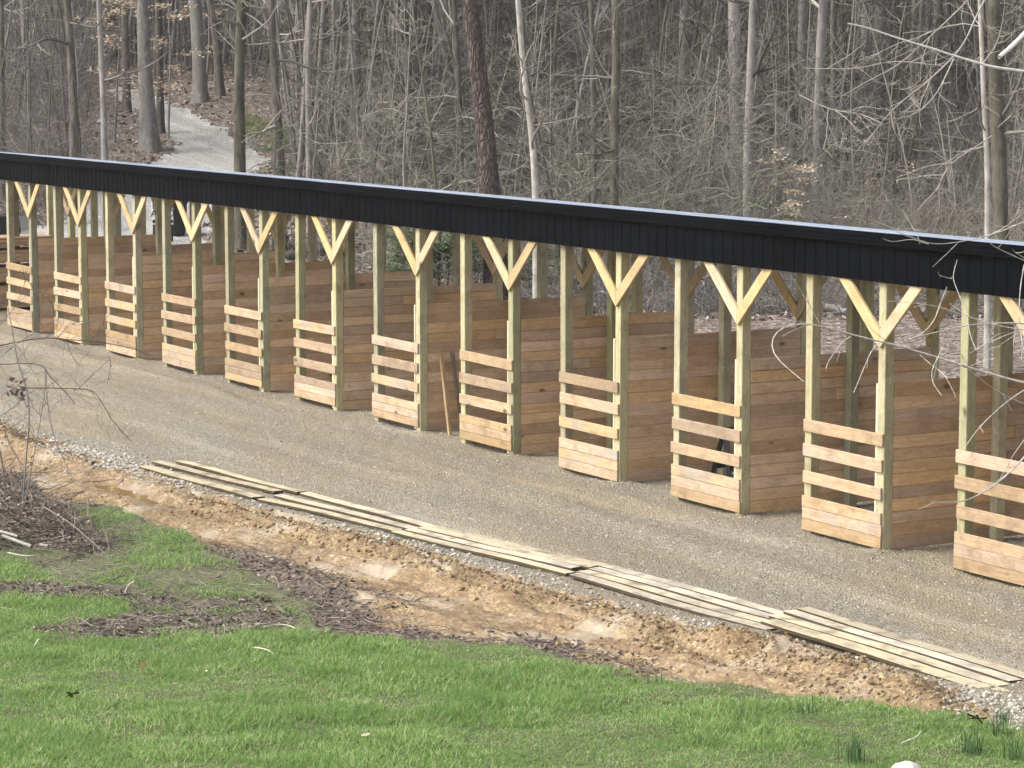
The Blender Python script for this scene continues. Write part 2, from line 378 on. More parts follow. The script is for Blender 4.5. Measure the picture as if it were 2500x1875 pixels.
def classify(x, y):
    """0 forest floor, 1 gravel yard, 2 mud, 3 lawn, 4 gravel road"""
    j = (fbm(x*2.2, y*2.2, 3, 4)-0.47); jx = x+j*0.5; jy = y+(fbm(x*2.2, y*2.2, 9, 4)-0.47)*0.5
    c = np.zeros(x.shape, int)
    ge = np.interp(jx, _gx, _gy)
    yard = (jy > ge) & (jy < 4.2+1.3*(fbm(x*0.5, y*0.5, 21, 3)-0.45)+np.where(x > 25, 0.4, 0)) & (x > -16)
    c[yard] = 1
    c[(jy <= ge) & (y < 0)] = 2
    c[in_poly(jx, jy, LAWN)] = 3
    d = np.hypot(x-CAM[0], y-CAM[1])
    k = d > 40
    c[k & (c != 1) & in_poly(x+j*1.2, y+j*0.8, ROAD)] = 4
    return c
def relief(x, y, c):
    z = np.zeros(x.shape)
    g = c == 1
    z[g] = ((fbm(x*9, y*9, 31, 3)-0.45)*0.035+(fbm(x*0.9, y*2.2, 33, 3)-0.45)*0.07*smooth(-3.0, -2.2, y)+(vnoise(x*0.15, y*2.4, 35)-0.5)*0.05*smooth(-3.0, -2.2, y)*smooth(-0.3, -0.8, y))[g]
    z += np.where(g, 0.10*np.exp(-((y+0.75-0.25*(vnoise(x*0.7, y*0, 3)-0.5))/0.16)**2)*smooth(16, 10, x), 0)     # low berm in front of the far stalls
    fx = np.mod(x+0.07, 3.05); fd = np.minimum(np.hypot(np.minimum(fx, 3.05-fx), y-0.07), np.hypot(fx-1.475, y-0.07))
    z += np.where(g, 0.05*np.exp(-(fd/0.2)**2)*(0.5+vnoise(x*6, y*6, 37)), 0)     # gravel heaped against the posts
    m = c == 2
    ge = np.interp(x, _gx, _gy)
    rut = (vnoise(x*0.18+y*0.1, (y-0.09*x)*3.2, 41)-0.5)*0.15+(vnoise(x*0.5, (y-0.09*x)*7.5, 43)-0.5)*0.07
    cl = np.abs(fbm(x*5.5, y*5.5, 45, 4)-0.47)*0.22
    near = np.exp(-((y-ge+0.55)/0.35)**2)
    berm = near*(0.03+0.15*smooth(33.6, 34.6, x)*smooth(38.0, 37.2, x)+0.07*smooth(23, 25, x))*(0.45+1.1*fbm(x*3.3, y*3.3, 47, 4))
    berm2 = 0.2*np.exp(-(((x-15.3)/1.2)**2+((y+6.3)/0.45)**2))*(0.4+1.2*fbm(x*3.3, y*3.3, 48, 4))
    tz = rut+(fbm(x*11, y*11, 44, 3)-0.45)*0.055+cl*(0.2+0.45*smooth(0.42, 0.6, fbm(x*0.9, y*1.4, 49, 3))+0.8*near)-0.05+berm+berm2
    pd = np.full(x.shape, 9.0)
    for P in PUDW:
        e = seg_dist(x, y, P+[P[0]]); pd = np.minimum(pd, np.where(in_poly(x, y, P), -e, e))
    tz = tz*smooth(-0.2, 0.15, pd)-0.085*smooth(0.22, -0.12, pd)
    z[m] = tz[m]
    l = c == 3
    z[l] = ((fbm(x*1.6, y*1.6, 51, 3)-0.45)*0.10+(fbm(x*9, y*9, 52, 2)-0.4)*0.03+0.05)[l]
    f = c == 0
    z[f] = ((fbm(x*1.2, y*1.2, 53, 4)-0.45)*0.22)[f]
    r = c == 4
    z[r] = ((fbm(x*3, y*3, 55, 3)-0.45)*0.06-0.03)[r]
    return z

def ground_sheet(rows, cols, only=None):
    d, t = np.meshgrid(rows, cols, indexing='ij')
    hx = math.sin(YAW); hy = math.cos(YAW)
    X = CAM[0]+d*(hx*np.cos(t)+hy*np.sin(t)); Y = CAM[1]+d*(hy*np.cos(t)-hx*np.sin(t))
    return X, Y
rows = np.concatenate([np.exp(np.arange(math.log(15.5), math.log(41), 0.00135)), np.exp(np.arange(math.log(41.05), math.log(150), 0.0032))])
cols = np.arange(-0.30, 0.30, 0.00105)
X, Y = ground_sheet(rows, cols)
CLS = classify(X, Y)
# a slightly eased relief so that neighbouring regions meet without cliffs
Zr = relief(X, Y, CLS)
for _ in range(1):
    Zr[1:-1, 1:-1] = (Zr[1:-1, 1:-1]*4+Zr[:-2, 1:-1]+Zr[2:, 1:-1]+Zr[1:-1, :-2]+Zr[1:-1, 2:])/8
Z = terrain(X, Y)+Zr
ID = np.arange(X.size).reshape(X.shape)
Q = np.stack([ID[:-1, :-1], ID[1:, :-1], ID[1:, 1:], ID[:-1, 1:]], -1).reshape(-1, 4)[:, ::-1]
QC = CLS[:-1, :-1].reshape(-1)
VV = np.stack([X, Y, Z], -1).reshape(-1, 3)
def sub(name, sel, material):
    q = Q[sel]; u, inv = np.unique(q, return_inverse=True)
    o = link(name, mesh(name, VV[u], inv.reshape(-1, 4), None, True), material)
    return tag(o, kind='structure')
def ground_z(x, y):
    x = np.atleast_1d(np.asarray(x, float)); y = np.atleast_1d(np.asarray(y, float))
    return terrain(x, y)+relief(x, y, classify(x, y))
def gz(x, y): return float(ground_z(x, y)[0])

def soil_mat(name, build):
    m, N, L, B = mat(name); build(N, L, B); return m
def gravel_b(c_lo, c_hi, brown, specks=(0.62, 0.58, 0.5), sc=34.0, brown_amt=0.75, stretch=(0.35, 1.1, 1)):
    def f(N, L, B):
        w = coords(N, L, "World")
        v = N.new("ShaderNodeTexVoronoi"); v.inputs["Scale"].default_value = sc; L.new(w, v.inputs["Vector"])
        col = mix(N, L, ramp(N, L, v.outputs["Color"], [(0.1, (0, 0, 0)), (0.9, (1, 1, 1))]), c_lo, c_hi)
        n = noise(N, L, w, 12.0, 5, 0.7)
        col = mix(N, L, ramp(N, L, n, [(0.35, (0, 0, 0)), (0.7, (1, 1, 1))]), col, tuple(0.55*x for x in c_lo))
        b = noise(N, L, coords(N, L, "World", stretch), 0.75, 6, 0.62, 0.4)
        col = mix(N, L, math_(N, L, 'MULTIPLY', ramp(N, L, b, [(0.44, (0, 0, 0)), (0.62, (1, 1, 1))]), brown_amt), col, brown)
        b2 = noise(N, L, coords(N, L, "World", (0.10, 1.0, 1)), 1.3, 5, 0.6, 0.3)
        col = mix(N, L, math_(N, L, 'MULTIPLY', ramp(N, L, b2, [(0.46, (0, 0, 0)), (0.60, (1, 1, 1))]), 0.55), col, tuple(0.78*x for x in c_lo))
        col = mix(N, L, math_(N, L, 'MULTIPLY', ramp(N, L, b2, [(0.34, (1, 1, 1)), (0.44, (0, 0, 0))]), 0.35), col, c_hi)
        v2 = N.new("ShaderNodeTexVoronoi"); v2.inputs["Scale"].default_value = 17.0; L.new(w, v2.inputs["Vector"])
        sp = math_(N, L, 'MULTIPLY', ramp(N, L, v2.outputs["Color"], [(0.72, (0, 0, 0)), (0.8, (1, 1, 1))]), ramp(N, L, v2.outputs["Distance"], [(0.28, (1, 1, 1)), (0.42, (0, 0, 0))]))
        col = mix(N, L, math_(N, L, 'MULTIPLY', sp, 0.7), col, specks)
        L.new(col, B.inputs["Base Color"]); B.inputs["Roughness"].default_value = 0.9; B.inputs["Specular IOR Level"].default_value = 0.2
        bump(N, L, B, v.outputs["Distance"], 0.9, 0.03)
    return f
M['yard'] = soil_mat('yard_gravel', gravel_b((0.245, 0.217, 0.167), (0.43, 0.39, 0.313), (0.265, 0.212, 0.137), specks=(0.52, 0.475, 0.385)))
M['road'] = soil_mat('road_gravel', gravel_b((0.30, 0.293, 0.28), (0.56, 0.548, 0.52), (0.35, 0.322, 0.285), sc=14.0, brown_amt=0.5, stretch=(0.25, 0.9, 1)))
def mud_b(N, L, B):
    w = coords(N, L, "World"); ws = coords(N, L, "World", (0.22, 1.8, 1))
    a = noise(N, L, ws, 2.3, 8, 0.78, 0.5)
    col = ramp(N, L, a, [(0.30, (0.13, 0.082, 0.038)), (0.42, (0.255, 0.175, 0.085)), (0.54, (0.39, 0.295, 0.155)), (0.70, (0.54, 0.455, 0.315))])
    b = noise(N, L, w, 9.0, 6, 0.75)
    col = mix(N, L, ramp(N, L, b, [(0.40, (0, 0, 0)), (0.62, (1, 1, 1))]), col, (0.17, 0.105, 0.055))
    b3 = noise(N, L, coords(N, L, "World", (0.6, 1.4, 1)), 24.0, 4, 0.7)
    col = mix(N, L, math_(N, L, 'MULTIPLY', ramp(N, L, b3, [(0.44, (0, 0, 0)), (0.60, (1, 1, 1))]), 0.75), col, (0.15, 0.095, 0.055))
    col = mix(N, L, math_(N, L, 'MULTIPLY', ramp(N, L, b3, [(0.30, (1, 1, 1)), (0.42, (0, 0, 0))]), 0.45), col, (0.62, 0.54, 0.43))
    c = noise(N, L, w, 0.9, 4, 0.6)
    col = mix(N, L, math_(N, L, 'MULTIPLY', ramp(N, L, c, [(0.52, (0, 0, 0)), (0.66, (1, 1, 1))]), 0.6), col, (0.44, 0.38, 0.30))
    # dark leaf mulch that lies along the lawn's far edge
    at_ = N.new("ShaderNodeAttribute"); at_.attribute_name = "mulch"
    d = noise(N, L, w, 14.0, 5, 0.75)
    mul = ramp(N, L, d, [(0.34, (0.045, 0.034, 0.025)), (0.52, (0.12, 0.09, 0.066)), (0.70, (0.30, 0.245, 0.19))])
    n5 = noise(N, L, w, 3.0, 4, 0.7)
    k = ramp(N, L, math_(N, L, 'ADD', at_.outputs["Fac"], math_(N, L, 'MULTIPLY', math_(N, L, 'SUBTRACT', n5, 0.5), 1.2)), [(0.42, (0, 0, 0)), (0.6, (1, 1, 1))])
    col = mix(N, L, k, col, mul)
    L.new(col, B.inputs["Base Color"])
    L.new(ramp(N, L, a, [(0.35, (0.5, 0.5, 0.5)), (0.6, (0.92, 0.92, 0.92))]), B.inputs["Roughness"]); B.inputs["Specular IOR Level"].default_value = 0.3
    bump(N, L, B, b, 0.8, 0.04)
M['mud'] = soil_mat('ochre_mud', mud_b)
def lawn_b(N, L, B):
    w = coords(N, L, "World")
    a = noise(N, L, w, 16.0, 6, 0.75)
    col = ramp(N, L, a, [(0.3, (0.05, 0.055, 0.024)), (0.52, (0.115, 0.115, 0.055)), (0.75, (0.27, 0.235, 0.155))])
    L.new(col, B.inputs["Base Color"]); B.inputs["Roughness"].default_value = 0.95
    bump(N, L, B, a, 0.8, 0.04)
M['lawn'] = soil_mat('lawn_soil', lawn_b)
def litter_b(N, L, B):
    w = coords(N, L, "World")
    v = N.new("ShaderNodeTexVoronoi"); v.inputs["Scale"].default_value = 11.0; L.new(w, v.inputs["Vector"])
    col = ramp(N, L, v.outputs["Color"], [(0.1, (0.06, 0.046, 0.038)), (0.45, (0.15, 0.12, 0.102)), (0.75, (0.27, 0.222, 0.192)), (0.95, (0.40, 0.345, 0.30))])
    n = noise(N, L, w, 0.5, 5, 0.65)
    col = mix(N, L, math_(N, L, 'MULTIPLY', ramp(N, L, n, [(0.5, (0, 0, 0)), (0.7, (1, 1, 1))]), 0.5), col, (0.12, 0.10, 0.07))
    L.new(col, B.inputs["Base Color"]); B.inputs["Roughness"].default_value = 0.95; B.inputs["Specular IOR Level"].default_value = 0.1
    bump(N, L, B, v.outputs["Distance"], 0.9, 0.06)
M['litter'] = soil_mat('leaf_litter', litter_b)

sub('forest_floor', QC == 0, M['litter'])
sub('gravel_yard', QC == 1, M['yard'])
mud = sub('mud_track', QC == 2, M['mud'])
sub('lawn', QC == 3, M['lawn'])
sub('gravel_road', QC == 4, M['road'])
_mv = np.empty(len(mud.data.vertices)*3, np.float32); mud.data.vertices.foreach_get("co", _mv); _mv = _mv.reshape(-1, 3)
ed = seg_dist(_mv[:, 0], _mv[:, 1], LAWN_EDGE)
mul = smooth(1.3, 0.1, ed)*smooth(35.0, 32.5, _mv[:, 0])*smooth(25.5, 28.0, _mv[:, 0])+0.35*smooth(0.5, 0.05, ed)+1.0*in_poly(_mv[:, 0], _mv[:, 1], BARE1)
aa = mud.data.attributes.new("mulch", 'FLOAT', 'POINT'); aa.data.foreach_set("value", np.clip(mul, 0, 1).astype(np.float32))
# the rest of the country: one coarse sheet just below the fine ones, out to the far hill
gx = np.concatenate([np.arange(-620, -160, 12.0), np.arange(-160, 90, 2.5), np.arange(90, 401, 12.0)])
gy = np.concatenate([np.arange(-300, -60, 12.0), np.arange(-60, 130, 2.5), np.arange(130, 601, 12.0)])
GX, GY = np.meshgrid(gx, gy, indexing='ij'); dd = np.hypot(GX-CAM[0], GY-CAM[1])
aang = np.abs((np.arctan2(GX-CAM[0], GY-CAM[1])-YAW+math.pi) % (2*math.pi)-math.pi)
GZ = terrain(GX, GY)-np.where((dd < 154) & (dd > 12) & (aang < 0.36), 0.35, 0.02)+np.where(dd > 150, (fbm(GX*0.4, GY*0.4, 61, 3)-0.45)*1.0, 0)
GI = np.arange(GX.size).reshape(GX.shape)
tag(link('hillside', mesh('hillside', np.stack([GX, GY, GZ], -1), np.stack([GI[:-1, :-1], GI[1:, :-1], GI[1:, 1:], GI[:-1, 1:]], -1).reshape(-1, 4), None, True), M['litter']), kind='structure')

# puddles: brown standing water in the ruts
m_, N_, L_, B_ = mat('muddy_water')
L_.new(mix(N_, L_, noise(N_, L_, coords(N_, L_, "World"), 3.0), (0.20, 0.125, 0.045), (0.29, 0.19, 0.075)), B_.inputs["Base Color"]); B_.inputs["Roughness"].default_value = 0.07
for P in PUDW:
    c0 = np.mean(P, axis=0); n = len(P)
    zz = float(terrain(c0[0], c0[1]))
    ring = [(c0[0]+(x-c0[0])*1.35, c0[1]+(y-c0[1])*1.6, zz-0.085) for x, y in P]
    V = np.array([(c0[0], c0[1], zz-0.085)]+ring)
    T = [[0, 1+k, 1+(k+1) % n] for k in range(n)]
    tag(link('puddle_water', mesh('puddle_water', V, None, T, True), m_), kind='structure')

# ------------------------------------------------------------------ the stall barn
PB = 3.05                                            # one bay
FB, FT = 3.349, 3.959                                # fascia bottom and top
WH, WD = 2.11, 3.17                                  # stall wall height and depth
N0, N1 = -2, 13
barn = empty('horse_stall_barn', (0, 0, 0), 'long open wooden horse barn with black metal roof and slatted stall fronts', 'barn')
x0, x1 = N0*PB-0.6, N1*PB+0.6
# ribbed fascia sheet
xs = [x0]; zs = [0.0]
x = x0
while x < x1-0.3:
    for dx, dy in ((0.085, 0), (0.097, 0.013), (0.119, 0.013), (0.131, 0), (0.229, 0)):
        xs.append(x+dx); zs.append(dy)
    x += 0.229
xs = np.array(xs); zs = np.array(zs)
yf = -0.075-zs; n = len(xs)
V = np.concatenate([np.stack([xs, yf, np.full(n, FB)], 1), np.stack([xs, yf, np.full(n, FT-0.13)], 1), np.stack([xs, np.full(n, -0.055), np.full(n, FT-0.13)], 1), np.stack([xs, np.full(n, -0.055), np.full(n, FB)], 1)])
i = np.arange(n-1)
Qf = np.concatenate([np.stack([a*n+i, a*n+i+1, b*n+i+1, b*n+i], 1) for a, b in ((0, 1), (1, 2), (2, 3), (3, 0))])
link('fascia', mesh('fascia', V, Qf), M['fascia'], barn)
b = MB(); b.box((x0-0.02, -0.145, FT-0.155), (x1+0.02, -0.141, FT+0.003), 0.0015)
for k in range(int((x1-x0)/3.05)): b.box((x0+1.2+k*3.05, -0.1478, FT-0.154), (x0+1.28+k*3.05, -0.1452, FT+0.002), 0.001)
b.box((x0-0.02, -0.1405, FT-0.155), (x1+0.02, -0.04, FT-0.035), 0.004); b.box((x0-0.02, -0.154, FT-0.06), (x1+0.02, -0.1455, FT-0.035), 0.003); b.box((x0-0.02, -0.152, FT-0.115), (x1+0.02, -0.1455, FT-0.10), 0.003)
b.build('fascia_trim', M['fascia'], barn)
# roof sheet falling to the back
RB = 3.55; DROP = 0.345
b = MB()
prof = [(-0.14, FT), (RB, FT-DROP)]
def roof_pt(x, y, up): return (x, y, FT+0.004-(y+0.14)/(RB+0.14)*DROP+up)
xr = []; ur = []
x = x0-0.03
while x < x1:
    for dx, u_ in ((0.0, 0.0), (0.09, 0.0), (0.10, 0.006), (0.125, 0.006), (0.135, 0.0)): xr.append(x+dx); ur.append(u_)
    x += 0.229
n = len(xr)
V = np.array([roof_pt(a, -0.14, u_) for a, u_ in zip(xr, ur)]+[roof_pt(a, RB, u_) for a, u_ in zip(xr, ur)]+[roof_pt(a, RB, -0.03) for a in xr]+[roof_pt(a, -0.14, -0.03) for a in xr])
i = np.arange(n-1)
Qf = np.concatenate([np.stack([a*n+i, a*n+i+1, c*n+i+1, c*n+i], 1) for a, c in ((0, 1), (1, 2), (2, 3), (3, 0))])
link('roof', mesh('roof', V, Qf), M['roof'], barn)
# headers, rafters
BH = 2.93
MB().box((x0, -0.005, FB+0.03), (x1, 0.055, FB+0.27)).build('header_beam', M['beam'], barn)
MB().box((x0, WD-0.10, BH), (x1, WD-0.045, BH+0.24)).build('header_beam', M['beam'], barn)
for k in range(int((x1-x0)/0.61)):
    xr_ = x0+0.2+k*0.61
    if k > 95: break
    A = MB(); A.box((xr_, 0.06, -0.09), (xr_+0.04, RB-0.1, 0.0))
    for P in A.V: P[:, 2] += FT-0.05-(P[:, 1]+0.14)/(RB+0.14)*DROP
    A.build('rafter', M['beam'], barn)
PW = 0.14
def post(xr, y, top, base=-0.3):
    """post with its right front edge at xr, y"""
    b = MB(); jx, jy = RNG.normal(0, 0.004, 2)
    b.box((-PW, 0, base), (0, PW, top), 0.007)
    o = b.build('post', M['post' if RNG.random() < 0.62 else 'post_green'], barn, loc=(xr+jx, y+jy, 0)); o.rotation_euler = (RNG.normal(0, 0.0022), RNG.normal(0, 0.0022), 0); return o
def brace(parent, dirx, zj, y0, length=1.02):
    """diagonal knee brace nailed on the post's face: from the post's middle up to the header"""
    a = math.radians(46+RNG.normal(0, 1.0)); b = MB(); b.box((-0.08, 0, 0), (0.08, 0.042, length), 0.005)
    for P in b.V:       # both ends cut to fit: plumb where the pair meets, level under the header
        lowv = P[:, 2] < length/2
        P[lowv, 2] -= P[lowv, 0]*dirx/math.tan(a)
        P[~lowv, 2] += P[~lowv, 0]*dirx*math.tan(a)
    o = b.build('brace', M['brace'], parent)
    o.rotation_euler = (0, dirx*a, 0)
    o.location = (-PW/2+0.0015*dirx, y0, zj+RNG.normal(0, 0.012))
    return o
def wall(n):
    """board wall from the front post to the back post of bay line n"""
    b = MB(); z = 0.02
    b.box((-0.031, PW+0.01, 0.03), (-0.0135, WD-0.01, WH-0.02), 0.002)      # the dark core the board joints open on to
    while z < WH-0.05:
        hh = 0.1605+RNG.normal(0, 0.003); top = min(z+hh, WH) if WH-z-hh > 0.05 else WH+RNG.normal(0, 0.004)
        y = PW+0.004
        cut = WD if RNG.random() < 0.6 else RNG.uniform(1.3, 2.2)
        for ya, yb in ((y, cut), (cut, WD)) if cut < WD else ((y, WD),):
            if yb-ya < 0.1: continue
            w_ = RNG.normal(0, 0.004)
            b.box((-0.036+w_, ya, z+0.007), (-0.004+w_, yb-0.004, top-0.006), 0.005)
        z = top
    return b.build('divider_wall', M['oak_y'], barn, loc=(n*PB, 0, 0))
def slat_panel(n, gap):
    xl = -1.645+RNG.normal(0, 0.01); xr = -0.012
    b = MB(); z = gap; tops = np.linspace(gap, 0.496, 4)
    for a, c in zip(tops[:-1], tops[1:]):
        b.box((xl+RNG.normal(0, 0.004), -0.031, a+0.0025), (xr+RNG.normal(0, 0.006), -0.003, c-0.0025+RNG.normal(0, 0.0015)), 0.004)
    kick = b.build('kick_board', M['oak_x'], barn, loc=(n*PB, 0, 0))
    for za, zb in ((0.66, 0.815), (0.995, 1.155), (1.325, 1.482)):
        s = MB(); dz = RNG.normal(0, 0.006); tilt = RNG.normal(0, 0.009)
        s.box((xl+RNG.normal(0, 0.012), -0.031, za), (xr+RNG.normal(0, 0.008), -0.003, zb), 0.004)
        o = s.build('slat', M['oak_x'], barn, loc=(n*PB, 0, dz)); o.rotation_euler = (0, tilt*0.5, 0)
for n in range(N0, N1+1):
    xr = n*PB
    p = post(xr, 0, FT-0.2)
    zj = RNG.normal(0, 0.012); brace(p, 1, 2.665+zj, -0.0445); brace(p, -1, 2.665+zj, -0.0445)
    post(xr-1.645+PW, 0, FT-0.2)
    b = MB(); b.box((-PW-0.04, -0.001, 0.05), (-PW-0.002, 0.085, 2.09), 0.005); b.build('nailer', M['nailer'], barn, loc=(xr, 0, 0))
    q = post(xr+PW-0.002, 1.68, FT-0.35); q2 = post(xr, WD+0.006, BH+0.3)
    brace(q2, 1, 2.33, -0.0445, 0.86); brace(q2, -1, 2.33, -0.0445, 0.86)
    post(xr-1.645+PW, WD+0.006, BH+0.3)
    if n < 0: continue
    b = MB(); b.box((-0.06, WD-0.045, 0.02), (-0.037, WD-0.003, WH+0.01), 0.004); b.build('end_trim', M['oak_y'], barn, loc=(xr, 0, 0))
    wall(n)
    gap = 0.045 if n >= 8 else (0.10 if n >= 3 else 0.06)
    slat_panel(n, gap)

# ------------------------------------------------------------------ loose planks on the ground by the yard's edge
RUNS = [  # each: left end, right end, width (m), label
    ((19.38, -4.66), (22.93, -4.31), 0.158, 'cream plank nearest the stalls in the first run at the left, beside the white stones'),
    ((19.26, -5.0), (22.73, -4.57), 0.158, 'cream plank in the middle of the leftmost run of planks, beside a grey plank'),
    ((19.59, -5.32), (23.02, -5.02), 0.2, 'weathered grey plank on the mud side of the leftmost run of planks'),
    ((23.0, -4.31), (26.39, -4.03), 0.150, 'pale plank nearest the stalls in the second run of planks from the left'),
    ((22.94, -4.69), (26.34, -4.28), 0.158, 'pale plank in the middle of the second run of planks from the left'),
    ((23.13, -5.03), (26.29, -4.52), 0.150, 'pale plank on the mud side of the second run of planks from the left'),
    ((26.34, -4.03), (29.7, -3.5), 0.142, 'wide pale plank nearest the stalls in the third run of planks from the left'),
    ((26.28, -4.2), (29.7, -3.68), 0.150, 'pale plank second from the stalls in the third run of planks from the left'),
    ((26.32, -4.4), (29.62, -3.88), 0.158, 'dark ended plank second from the mud in the third run of planks from the left'),
    ((26.36, -4.62), (29.86, -4.1), 0.158, 'pale plank on the mud side of the third run of planks from the left'),
    ((29.7, -3.51), (33.34, -3.27), 0.160, 'narrow tan plank nearest the stalls in the fourth run of planks from the left'),
    ((29.74, -3.715), (33.36, -3.475), 0.160, 'tan plank second from the stalls in the fourth run of planks from the left'),
    ((29.82, -3.92), (33.52, -3.685), 0.160, 'knotty plank second from the mud in the fourth run of planks from the left'),
    ((29.97, -4.125), (33.65, -3.915), 0.165, 'pale plank on the mud side of the fourth run of planks, over white stones'),
    ((33.37, -3.3), (37.1, -3.31), 0.165, 'cream plank nearest the stalls in the nearest run of planks at the right'),
    ((33.42, -3.52), (37.12, -3.525), 0.168, 'cream plank second from the stalls in the nearest run of planks at the right'),
    ((33.48, -3.745), (37.2, -3.735), 0.168, 'dark stained plank second from the mud in the nearest run of planks'),
    ((33.67, -3.975), (37.43, -3.955), 0.2, 'broad cream plank on the mud side of the nearest run, beside the clods'),
]
run_of = [0]*3+[1]*3+[2]*4+[3]*4+[4]*4
RUNZ = {}
for k, (a, c, wdt, lab) in enumerate(RUNS):
    for s_ in (0.05, 0.3, 0.5, 0.7, 0.95): RUNZ.setdefault(run_of[k], []).append(gz(a[0]+(c[0]-a[0])*s_, a[1]+(c[1]-a[1])*s_))
RUNZ = {k: float(np.percentile(v, 75)) for k, v in RUNZ.items()}
for k, (a, c, wdt, lab) in enumerate(RUNS):
    a = np.array(a); c = np.array(c); Lp = np.linalg.norm(c-a)
    b = MB(); nseg = 9; t = 0.038
    xs_ = np.linspace(0, Lp, nseg); bow = 0.012*np.sin(xs_/Lp*math.pi*RNG.uniform(0.7, 1.6)+RNG.uniform(0, 3)); sag = 0.006*np.sin(xs_*2.1+k)
    V = []
    for xx, bo, sg in zip(xs_, bow, sag):
        for (yy, zz) in ((-wdt/2, 0.004), (-wdt/2+0.004, 0), (wdt/2-0.004, 0), (wdt/2, 0.004), (wdt/2, t-0.004), (wdt/2-0.004, t), (-wdt/2+0.004, t), (-wdt/2, t-0.004)):
            V.append((xx, yy+bo, zz+sg))
    V = np.array(V); ii = np.arange(nseg*8).reshape(nseg, 8)
    q = np.stack([ii[:-1], ii[1:], np.roll(ii[1:], -1, 1), np.roll(ii[:-1], -1, 1)], -1).reshape(-1, 4)
    caps = [[0, 1, 2, 3], [0, 3, 4, 7], [4, 5, 6, 7]]; e = (nseg-1)*8; caps += [[e+z for z in f[::-1]] for f in caps]
    b.add(V, np.concatenate([q[:, ::-1], np.array(caps)[:, ::-1]]))
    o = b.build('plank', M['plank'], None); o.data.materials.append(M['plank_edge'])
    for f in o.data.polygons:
        if abs(f.normal.z) < 0.5: f.material_index = 1  # upright faces take the darker edge tone
    zs_ = RUNZ[run_of[k]]
    o.location = (a[0], a[1], zs_+0.006+0.004*(k % 2)); o.rotation_euler = (RNG.normal(0, 0.02), 0, math.atan2(c[1]-a[1], c[0]-a[0]))
    tag(o, lab, 'plank', 'planks laid along the edge of the gravel')
# boards leaning on a stall wall
def lean(name, foot, head, w, t, lab):
    foot = Vector(foot); head = Vector(head); d = head-foot; Ln = d.length
    b = MB(); b.box((-t/2, -w/2, 0), (t/2, w/2, Ln), 0.004)
    o = b.build(name, M['plank_t'] if lab.startswith('tan') else M['plank_z'], None); o.location = foot
    zq = d.normalized(); xq = Vector((1, 0, 0)); yq = zq.cross(xq).normalized(); xq = yq.cross(zq)
    o.rotation_mode = 'QUATERNION'; o.rotation_quaternion = Matrix((xq, yq, zq)).transposed().to_quaternion()
    return tag(o, lab, 'board', 'boards leaning on a stall wall')
M['plank_t'] = wood('tan_timber', (0.36, 0.25, 0.145), (0.48, 0.35, 0.215), (0.2, 0.125, 0.07), 'Z', var=0.1, stain=0.4)
M['plank_z'] = wood('grey_board', (0.22, 0.18, 0.135), (0.30, 0.25, 0.19), (0.10, 0.08, 0.055), 'Z', var=0.1, stain=0.5)
XD = 6*PB
f1 = at(1099, 1064); h1 = atx(1076, 862, XD+0.03); f2 = at(1126, 1050); h2 = atx(1095, 860, XD+0.03)
lean('leaning_board', (f1[0], f1[1], 0), (XD+0.035, h1[1], h1[2]), 0.055, 0.06, 'tan squared timber leaning against the stall wall, left of a grey one')
lean('leaning_board', (f2[0]-0.05, f2[1]+0.03, 0), (XD+0.035, h2[1]+0.06, h2[2]), 0.055, 0.06, 'weathered grey timber leaning against the stall wall, right of a tan one')

# black folding sawhorse inside a stall
M['black'] = plain('black_plastic', (0.006, 0.006, 0.0065), 0.4, var=0.2)
g = at(1772, 1194)
sh = empty('sawhorse', (g[0]+0.1, g[1]+0.2, 0.0), 'black plastic folding sawhorse standing inside a stall behind the slats', 'sawhorse')
MB().box((-0.06, -0.35, 0.80), (0.06, 0.35, 0.90), 0.012).build('top_rail', M['black'], sh)
for sx in (-1, 1):
    for sy in (-1, 1):
        b = MB(); P = np.array([[sx*0.03, sy*0.3, 0.8], [sx*0.16, sy*0.34, 0.38], [sx*0.26, sy*0.37, 0.0]]); b.tubes(P, [0.05, 0.045, 0.035], 4); b.build('leg', M['black'], sh)
    b = MB(); b.box((-0.015, -0.33, 0.30), (0.015, 0.33, 0.42), 0.006); o = b.build('brace_panel', M['black'], sh); o.location = (sx*0.17, 0, 0)

# ------------------------------------------------------------------ things behind the barn at the left
M['whitepaint'] = plain('white_paint', (0.72, 0.72, 0.70), 0.5, var=0.06)
M['steel'] = plain('grey_steel', (0.42, 0.43, 0.45), 0.35, 0.6)
def text_mesh(s, size, depth):
    cu = bpy.data.curves.new('lettering', 'FONT'); cu.body = s; cu.size = size; cu.extrude = depth; cu.align_x = 'CENTER'; cu.space_line = 0.8
    t = bpy.data.objects.new('lettering_tmp', cu); COL.objects.link(t)
    dg = bpy.context.evaluated_depsgraph_get(); me = bpy.data.meshes.new_from_object(t.evaluated_get(dg))
    bpy.data.objects.remove(t); return me
g = at(398, 588)
dcam = float(np.dot(g-CAM, FW))
sg = empty('sign_board', tuple(g), 'white sign board with black letters standing on gravel behind the barn', 'sign')
sg.rotation_euler = (0, 0, math.radians(64))
sw = 52/FPX*dcam; ztop = atd(398, 478, dcam)[2]-g[2]; zbot = atd(398, 548, dcam)[2]-g[2]
MB().box((-sw/2, -0.02, zbot), (sw/2, 0.02, ztop+0.15), 0.01).build('panel', M['whitepaint'], sg)
for sx in (-1, 1): MB().box((sx*sw*0.42-0.03, 0.022, -0.2), (sx*sw*0.42+0.03, 0.08, ztop), 0.005).build('leg', M['black'], sg)
hz = (ztop-zbot)
MB().box((-sw*0.48, -0.03, zbot+hz*0.06), (sw*0.48, -0.021, zbot+hz*0.17), 0.002).build('stripe', M['black'], sg)
